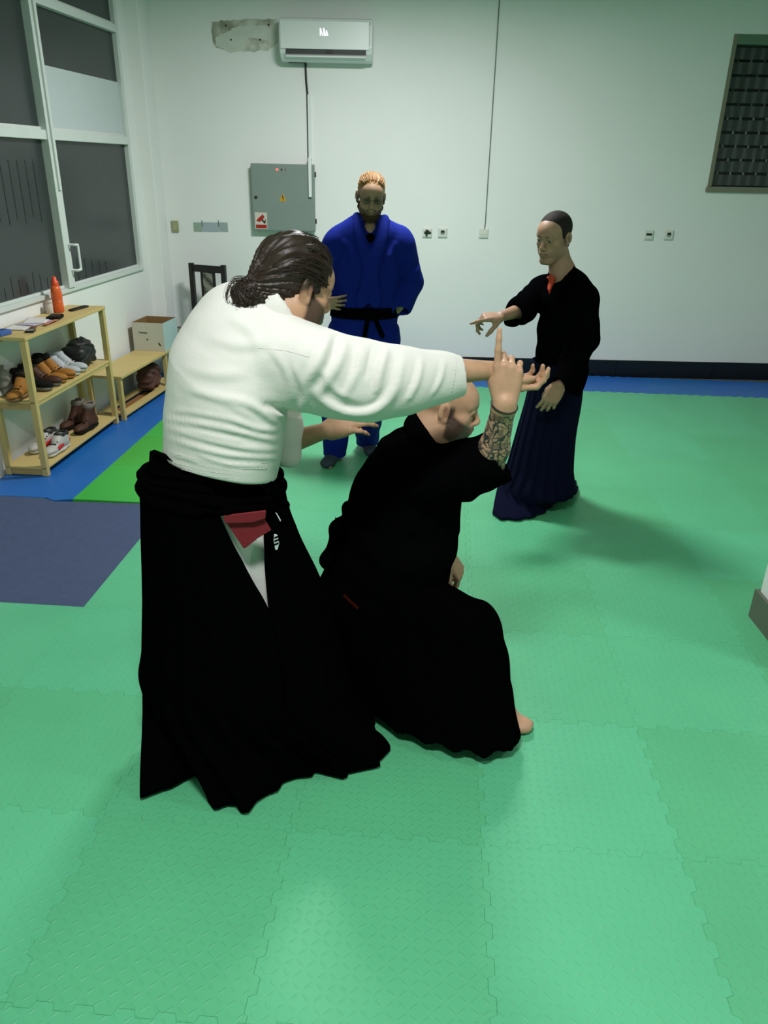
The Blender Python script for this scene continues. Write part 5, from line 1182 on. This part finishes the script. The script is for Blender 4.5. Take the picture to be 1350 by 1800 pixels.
# ================================================================= man in the blue uniform
base = AZ(615, 812); p3 = person('bearded fair-haired man with glasses in a blue uniform, hands on hips by the wall', (base[0], base[1], 0))
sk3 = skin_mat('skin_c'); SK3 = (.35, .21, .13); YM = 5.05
H3 = Frame((-.121, 5.045, 1.716), (.10, -.966, -.23), (.08, -.22, .97), 1.06)
neck3 = AY(650, 412, 5.07); shA = AY(592, 432, 5.08); shB = AY(708, 432, 5.08)
elA = AY(556, 497, 5.12); wrA = AY(562, 533, 4.95); elB = AY(725, 500, 5.14); wrB = AY(704, 537, 5.02)
S = SDF(); head(S, H3); S.chain([neck3, H3(0, -.02, -.06)], [.062, .058], .03)
S.chain([neck3, AY(648, 470, YM), AY(640, 540, YM), AY(638, 590, YM)], [.07, .09, .085, .09], .05); S.u(cap(shA, shB, .05), .04)
S.chain([shA, elA, wrA], [.058, .044, .027], .02); S.chain([shB, elB, wrB], [.058, .044, .027], .02)
fa = AZ(583, 812); fb = AZ(645, 790)
aA = np.array([fa[0] + .02, fa[1] + .05, .09]); aB = np.array([fb[0], fb[1] + .03, .09]); hA = AY(612, 600, YM); hB = AY(664, 600, YM)
for h_, a_ in ((hA, aA), (hB, aB)): S.chain([h_, h_ * .5 + a_ * .5 + np.array([0, -.03, 0]), a_], [.09, .06, .042], .04)
foot(S, aA * [1, 1, 0] + np.array([.02, .05, 0]), aA * [1, 1, 0] + np.array([-.06, -.19, 0])); foot(S, aB * [1, 1, 0] + np.array([.0, .05, 0]), aB * [1, 1, 0] + np.array([.05, -.19, 0]))
hand(S, wrA, nrm((.95, -.22, .05)), (-.3, -.95, .0), (0, 0, 1), [(5, 25, 15), (10, 28, 15), (12, 30, 15), (14, 34, 15)], thumb=[(.02, .022, -.008), (.045, .03, -.026), (.06, .03, -.045), (.072, .028, -.06)], spread=(.16, .05, -.08, -.26), s=1.0)
hand(S, wrB, nrm((-.62, .3, -.55)), (.5, -.8, .1), (-.2, .1, .9), [(25, 40, 20), (30, 45, 20), (32, 45, 20), (35, 45, 20)], s=1.0)
hairf = lambda q: np.clip((q[:, 2] - .075 - .35 * (q[:, 1] - .05) + np.clip(.02 - q[:, 1], 0, 1) * 1.2) / .012, 0, 1)
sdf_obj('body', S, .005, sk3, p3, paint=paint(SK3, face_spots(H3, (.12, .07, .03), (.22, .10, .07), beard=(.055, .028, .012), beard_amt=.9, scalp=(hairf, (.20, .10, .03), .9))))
m_blond = mat('ginger_hair', (.33, .16, .04), .5, .4, .4, 70, .3, 150)
S = SDF(); S.u(H3.ell((0, -.016, .052), (.078, .100, .083)), .02); S.sub(H3.ell((0, .098, .0), (.082, .062, .083)), .012)
for q in (-1, 1): S.sub(H3.ell((q * .09, .0, -.02), (.03, .035, .05)), .012)
S.sub(H3.ell((0, -.09, -.10), (.1, .08, .06)), .01)
S.disp(lambda P: (lambda q: .003 * np.sin(np.arctan2(q[:, 0], q[:, 2]) * 30 + 2 * np.sin(q[:, 1] * 50)))(H3.loc(P)))
hair3 = sdf_obj('hair', S, .005, m_blond, p3, label='ginger-blond hair combed back')
paths = []
for i in range(130):
    a = RNG.uniform(-1.1, 1.1); L_ = RNG.uniform(.4, 1.0); ln = RNG.uniform(.002, .010); pth = []
    for t in np.linspace(0, 1, 6):
        y = .055 - .11 * t * L_; f = math.sqrt(max(.05, 1 - ((y + .016) / .105) ** 2)); pth.append(H3((.081 * f + ln * math.sin(t * 2.8)) * math.sin(a), y, .05 + (.087 * f + ln * math.sin(t * 2.8)) * math.cos(a)))
    paths.append(pth)
strands('loose_strands', paths, .0016, m_blond, hair3)
beard_mesh(H3, p3, mat('beard_brown', (.045, .022, .010), .8, .2, .4, 60), 1.0, .005)
# glasses
m_fr = mat('spectacle_frame', (.03, .03, .03), .3, .5, .05); gl = build('glasses', MB().tube([H3(-.012, .104, .013), H3(0, .106, .016), H3(.012, .104, .013)], .0014, 6), m_fr, p3, label='thin framed glasses catching the light')
m_lens = bpy.data.materials.new('lens_glass'); m_lens.use_nodes = True; b = m_lens.node_tree.nodes['Principled BSDF']; b.inputs['Transmission Weight'].default_value = 1; b.inputs['Roughness'].default_value = .02; b.inputs['IOR'].default_value = 1.12
for q in (-1, 1):
    pr = [H3(q * .033 + .021 * math.cos(t), .104 - .006 * abs(math.cos(t)) , .010 + .016 * math.sin(t)) for t in np.linspace(0, 2 * math.pi, 21)]
    build('lens_rim', MB().tube(pr, .0013, 5), m_fr, gl); build('lens', MB().prism(pr[:-1], H3.F * .0012), m_lens, gl)
    build('temple', MB().tube([H3(q * .054, .098, .014), H3(q * .080, .0, .012)], .0013, 5), m_fr, gl)
# jacket
m_blue = cloth_mat('blue_cotton', (.004, .014, .19), .85, .12, bump=.3, sheen=.0)
S = SDF()
for a, b in [((646, 430, .195), (645, 480, .205)), ((645, 480, .205), (641, 540, .205)), ((641, 540, .205), (639, 625, .228))]: S.u(ecap(AY(a[0], a[1], YM), AY(b[0], b[1], YM), a[2], b[2], (0, 1, 0), .62), .03)
S.u(cap(AY(600, 418, 5.08), AY(648, 405, 5.08), .075, .062), .05); S.u(cap(AY(702, 418, 5.08), AY(652, 405, 5.08), .075, .062), .05)
S.chain([AY(592, 430, 5.08), AY(560, 496, 5.12), AY(571, 524, 4.98)], [.092, .088, .062], .03); S.chain([AY(706, 432, 5.08), AY(721, 496, 5.13), AY(709, 538, 5.03)], [.09, .082, .062], .03)
folds(S, [([(596, 425), (612, 445), (620, 475)], .014, .03), ([(695, 422), (682, 445), (672, 468)], .014, .03), ([(678, 445), (690, 468), (695, 492)], .010, .025), ([(738, 468), (722, 485), (712, 500)], .014, .025), ([(605, 505), (640, 514), (675, 506)], .008, .025), ([(600, 470), (612, 492), (626, 512)], .008, .025), ([(732, 500), (724, 515), (715, 530)], .010, .022), ([(725, 440), (715, 462), (706, 480)], .010, .025)])
S.keep(plane(AY(640, 628, YM), (0, 0, -1)), .004); S.keep(plane(wrB + np.array([.0, 0, .01]) * 0 + AY(705, 543, 5.02) - AY(705, 543, 5.02) + AY(706, 541, 5.02), nrm(AY(709, 538, 5.03) - AY(721, 496, 5.13)) + np.array([0, 0, 0])), .003) if False else None
S.sub(cap(AY(705, 550, 5.0), AY(713, 522, 5.06), .046, .042), .004)
S.sub(cap(neck3, H3(0, -.02, -.06), .068, .066), .01); S.sub(cap(AY(651, 396, 4.965), AY(652, 440, 4.90), .052, .014), .01)
jk3 = sdf_obj('jacket', S, .0065, m_blue, p3, label='blue cotton judo jacket'); SJ3 = S
S = SDF(); S.u(ell(AY(651, 436, 4.975), (.06, .03, .085)), .01); sdf_obj('undershirt', S, .006, m_black, p3, label='black undershirt at the neck')
# lapels crossing to the belt, belt, trousers
S = SDF()
for pts in ([(628, 380, 5.05), (629, 402, 4.985), (637, 432, 4.942), (648, 468, 4.922), (655, 500, 4.915), (660, 535, 4.905)], [(676, 384, 5.05), (673, 404, 4.985), (667, 432, 4.942), (656, 468, 4.915), (645, 500, 4.905), (634, 535, 4.90)]):
    Q = [q + np.array([0, -.012, 0]) for q in smooth_path([AY(*p) for p in pts], 20)]
    for a, b in zip(Q[:-1], Q[1:]): S.u(ecap(a, b, .023, .023, (0, 1, .25), .5), .022)
collar_ring(S, AY(652, 398, 5.08), (0, -.25, 1), (0, -1, 0), .078, .024, 62, 24, .04, .4)
sdf_obj('lapels', S, .0055, m_blue, jk3)
loft('belt', [ring_uv(583, 697, 536, YM, .142, 80), ring_uv(582, 697, 545, YM, .146, 80), ring_uv(581, 698, 555, YM, .146, 80)], 8, m_black, p3, None, None, .008, 'black cloth belt')
S = SDF(); S.u(cap(AY(647, 545, 4.90), AY(655, 556, 4.89), .02), .01); S.chain([AY(655, 550, 4.895), AY(672, 590, 4.885)], [.014, .016], .008); S.chain([AY(648, 552, 4.895), AY(640, 595, 4.885)], [.014, .016], .008)
sdf_obj('belt_knot', S, .006, m_black, p3)
S = SDF(); S.u(ecap(AY(614, 590, YM), AY(664, 590, YM), .15, .15, (0, 1, 0), .9), .04)
S.chain([AY(612, 615, YM), AY(592, 720, 5.0), np.array([aA[0], aA[1], .05])], [.13, .10, .082], .04); S.chain([AY(664, 615, YM), AY(648, 720, 5.08), np.array([aB[0], aB[1], .05])], [.13, .10, .082], .04)
S.disp(lambda P: .004 * np.sin(P[:, 2] * 40 + 2 * np.sin(P[:, 0] * 40)) * np.sin(P[:, 0] * 50)); S.keep(plane((0, 0, .035), (0, 0, -1)), .004)
sdf_obj('trousers', S, .007, m_blue, p3, label='blue cotton trousers')
for a_, dx_ in ((aA, -.06), (aB, .05)):
    S = SDF(); g0 = a_ * [1, 1, 0]; d_ = nrm((dx_, -.22, 0)); S.u(ecap(g0 + np.array([0, .03, .045]), g0 + d_ * .16 + np.array([0, 0, .03]), .045, .05, (0, 0, 1), .62), .02); S.keep(plane((0, 0, .0008), (0, 0, -1)), .003)
    sdf_obj('sock', S, .006, mat('grey_sock', (60, 68, 78), .9, .1, .1), p3)
# ================================================================= pointing man in black with navy hakama
base = AZ(945, 880); p4 = person('short-haired man in black jacket and navy hakama pointing to the left', (base[0], base[1], 0))
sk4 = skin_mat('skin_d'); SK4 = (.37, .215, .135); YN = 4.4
F4 = nrm((-.75, -.65, 0)); R4 = np.array([F4[1], -F4[0], 0])
H4 = Frame((.893, 4.412, 1.558), (-.669, -.708, -.225), (-.133, -.184, .974), 1.06)
neck4 = AY(990, 486, 4.42); shC4 = AY(992, 508, 4.42); shR4 = AY(951, 512, 4.52); shL4 = AY(1028, 522, 4.29)
elR4 = AY(917, 545, 4.36); wrR4 = AY(881, 556, 4.22); elL4 = AY(1036, 592, 4.28); wrL4 = AY(984, 676, 4.06)
S = SDF(); head(S, H4, 1.0, .97); S.chain([neck4, H4(0, -.025, -.06)], [.064, .058], .03)
S.chain([neck4, AY(993, 560, YN), AY(985, 640, YN), AY(982, 690, YN)], [.07, .085, .08, .085], .05); S.u(cap(shL4, shR4, .05), .04)
S.chain([shR4, elR4, wrR4], [.056, .043, .026], .02); S.chain([shL4, elL4, wrL4], [.056, .043, .026], .02)
g1, g2 = AZ(900, 895), AZ(990, 862)
for h_, g in ((AY(972, 690, YN - .03), g1), (AY(992, 690, YN + .05), g2)):
    a_ = np.array([g[0] + (.06 if g is g1 else -.06), g[1] + .03, .09]); S.chain([h_, h_ * .5 + a_ * .5, a_], [.07, .05, .04], .04); foot(S, a_ * [1, 1, 0] - F4 * .05, a_ * [1, 1, 0] + F4 * .13, .95)
hand(S, wrR4, nrm((-.93, -.36, .0)), (.1, -.2, .97), (-.35, -.9, -.2), [(3, 6, 4), (42, 60, 30), (52, 65, 35), (55, 65, 35)], thumb=[(.02, .026, -.006), (.046, .042, -.026), (.07, .048, -.052), (.088, .05, -.072)], s=1.12)
hand(S, wrL4, nrm((-.42, -.05, -.9)), (-.2, -.95, .15), (-.8, .1, .4), [(22, 30, 20), (26, 34, 20), (28, 36, 22), (30, 38, 24)], thumb=[(.02, .026, -.008), (.05, .038, -.022), (.08, .038, -.034), (.1, .034, -.044)], s=1.12)
def hl4(q):
    x, y, z = q[:, 0], q[:, 1], q[:, 2]; line = .092 + .5 * np.clip(.055 - np.abs(x), -.1, .05) * 0 - 1.0 * np.clip(np.abs(x) - .035, 0, .03) + np.clip(y - .06, 0, .1) * .3
    top = np.clip((z - line) / .012, 0, 1); back = np.clip((.005 - y) / .012, 0, 1) * np.clip((z + .055 + .0 * y) / .012, 0, 1); sb = np.clip((.028 - y) / .008, 0, 1) * np.clip((z - .0) / .01, 0, 1); ear = np.clip((np.abs(x) - .079) / .004, 0, 1) * np.clip((.03 - np.abs(z)) / .01, 0, 1)
    return np.maximum(np.maximum(top, back), sb) * (1 - ear)
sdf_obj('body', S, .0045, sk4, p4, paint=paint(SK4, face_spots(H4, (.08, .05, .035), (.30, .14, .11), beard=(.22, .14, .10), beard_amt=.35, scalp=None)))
m_buzz = mat('cropped_hair', (.018, .013, .010), .75, .2, .5, 120, .4, 300)
S = SDF(); S.u(H4.ell((0, -.012, .045), (.0785, .0995, .0835)), .01); S.u(H4.cap((0, -.07, .0), (0, -.072, -.045), .045, .04), .02)
S.sub(H4.ell((0, .098, .035), (.075, .052, .066)), .008); S.sub(H4.ell((0, .07, -.06), (.12, .062, .085)), .008)
for q in (-1, 1): S.sub(H4.ell((q * .086, -.012, -.01), (.022, .030, .040)), .006); S.u(H4.cap((q * .068, .018, .035), (q * .068, .016, .012), .007, .004), .01)
S.disp(lambda P: .0008 * np.sin(P[:, 0] * 700) * np.sin(P[:, 2] * 650 + P[:, 1] * 500))
sdf_obj('hair', S, .0045, m_buzz, p4, label='closely cropped dark hair')
# jacket
S = SDF()
for a, b in [((997, 520, .15), (995, 580, .17)), ((995, 580, .17), (984, 660, .168))]: S.u(ecap(AY(a[0], a[1], 4.42), AY(b[0], b[1], YN), a[2], b[2], F4, .72), .03)
S.u(cap(AY(958, 512, 4.5), AY(988, 497, 4.44), .07, .06), .05); S.u(cap(AY(1026, 524, 4.3), AY(996, 500, 4.4), .075, .06), .05)
S.chain([shR4, elR4, AY(893, 558, 4.25)], [.085, .075, .062], .03); S.chain([AY(1024, 530, 4.3), AY(1026, 592, 4.3), AY(1006, 640, 4.18), AY(985, 672, 4.07)], [.085, .085, .07, .054], .03)
d_ = nrm(wrR4 - elR4); S.keep(plane(AY(903, 558, 4.28), d_ + np.array([-.1, 0, .45])), .003) ; S.sub(cap(AY(915, 552, 4.33), AY(875, 560, 4.2), .05, .055), .004)
S.sub(cap(AY(1000, 655, 4.13), AY(976, 684, 4.03), .036, .045), .004)
S.sub(cap(neck4, H4(0, -.025, -.06), .066, .064), .008); S.sub(cap(AY(966, 490, 4.22), AY(962, 506, 4.22), .032, .012), .01)
S.disp(lambda P: .004 * np.sin(P[:, 2] * 45 + 3 * np.sin(P[:, 0] * 25)) * np.sin(P[:, 0] * 35 + P[:, 1] * 20))
jk4 = sdf_obj('jacket', S, .0065, m_black, p4, label='black practice jacket'); SJ4 = S
S = SDF(); cp_ = [AY(998, 462, 4.45), AY(1006, 478, 4.38), AY(998, 492, 4.29), AY(982, 505, 4.255), AY(966, 530, 4.25)]
for a, b in zip(cp_[:-1], cp_[1:]): S.u(ecap(a, b, .024, .024, F4, .5), .012)
cp_ = [AY(998, 462, 4.45), AY(985, 468, 4.50), AY(970, 482, 4.42), AY(958, 500, 4.36), AY(958, 525, 4.27)]
for a, b in zip(cp_[:-1], cp_[1:]): S.u(ecap(a, b, .022, .022, F4, .5), .012)
S.sub(cap(neck4, H4(0, -.025, -.05), .06, .06), .004)
sdf_obj('lapels', S, .0055, m_black, jk4)
S = SDF(); S.u(ecap(AY(968, 494, 4.37), AY(963, 512, 4.31), .034, .02, F4, .45), .01); sdf_obj('undershirt', S, .005, cloth_mat('orange_shirt', (.50, .07, .035), .8, .1), p4, label='orange-red undershirt at the neck')
# hakama
m_navy = cloth_mat('navy_hakama', (.0035, .0045, .018), .9, .05, bump=.1)
N_ = 200
rings = [ring_uv(*r, N=N_) for r in [(938, 1027, 636, 4.40, .13), (926, 1021, 700, 4.40, .15), (910, 1010, 760, 4.40, .18), (894, 1005, 820, 4.41, .22), (880, 1009, 855, 4.41, .25)]]
hem = [(867, 905), (880, 912), (905, 914), (932, 911), (955, 902), (972, 888), (985, 876), (1004, 873), (1005, 864), (1015, 859), (1010, 842), (960, 836), (905, 850), (872, 880)]
rings.append(resample([AZ(u, v, .012) for u, v in hem], N_))
loft('hakama', rings, 60, m_navy, p4, lambda a, u: (.003 + .016 * u) * (np.where((a * 20) % 1 < .8, ((a * 20) % 1) / .8, (1 - (a * 20) % 1) / .2) - .5), None, .006, 'long navy pleated hakama')
loft('waist_ties', [ring_uv(936, 1029, 634, 4.40, .138, 80), ring_uv(935, 1030, 645, 4.40, .142, 80), ring_uv(934, 1028, 658, 4.40, .142, 80)], 8, m_navy, p4, None, None, .008)
for o in bpy.data.objects:
    if 'wb' in o: del o['wb']
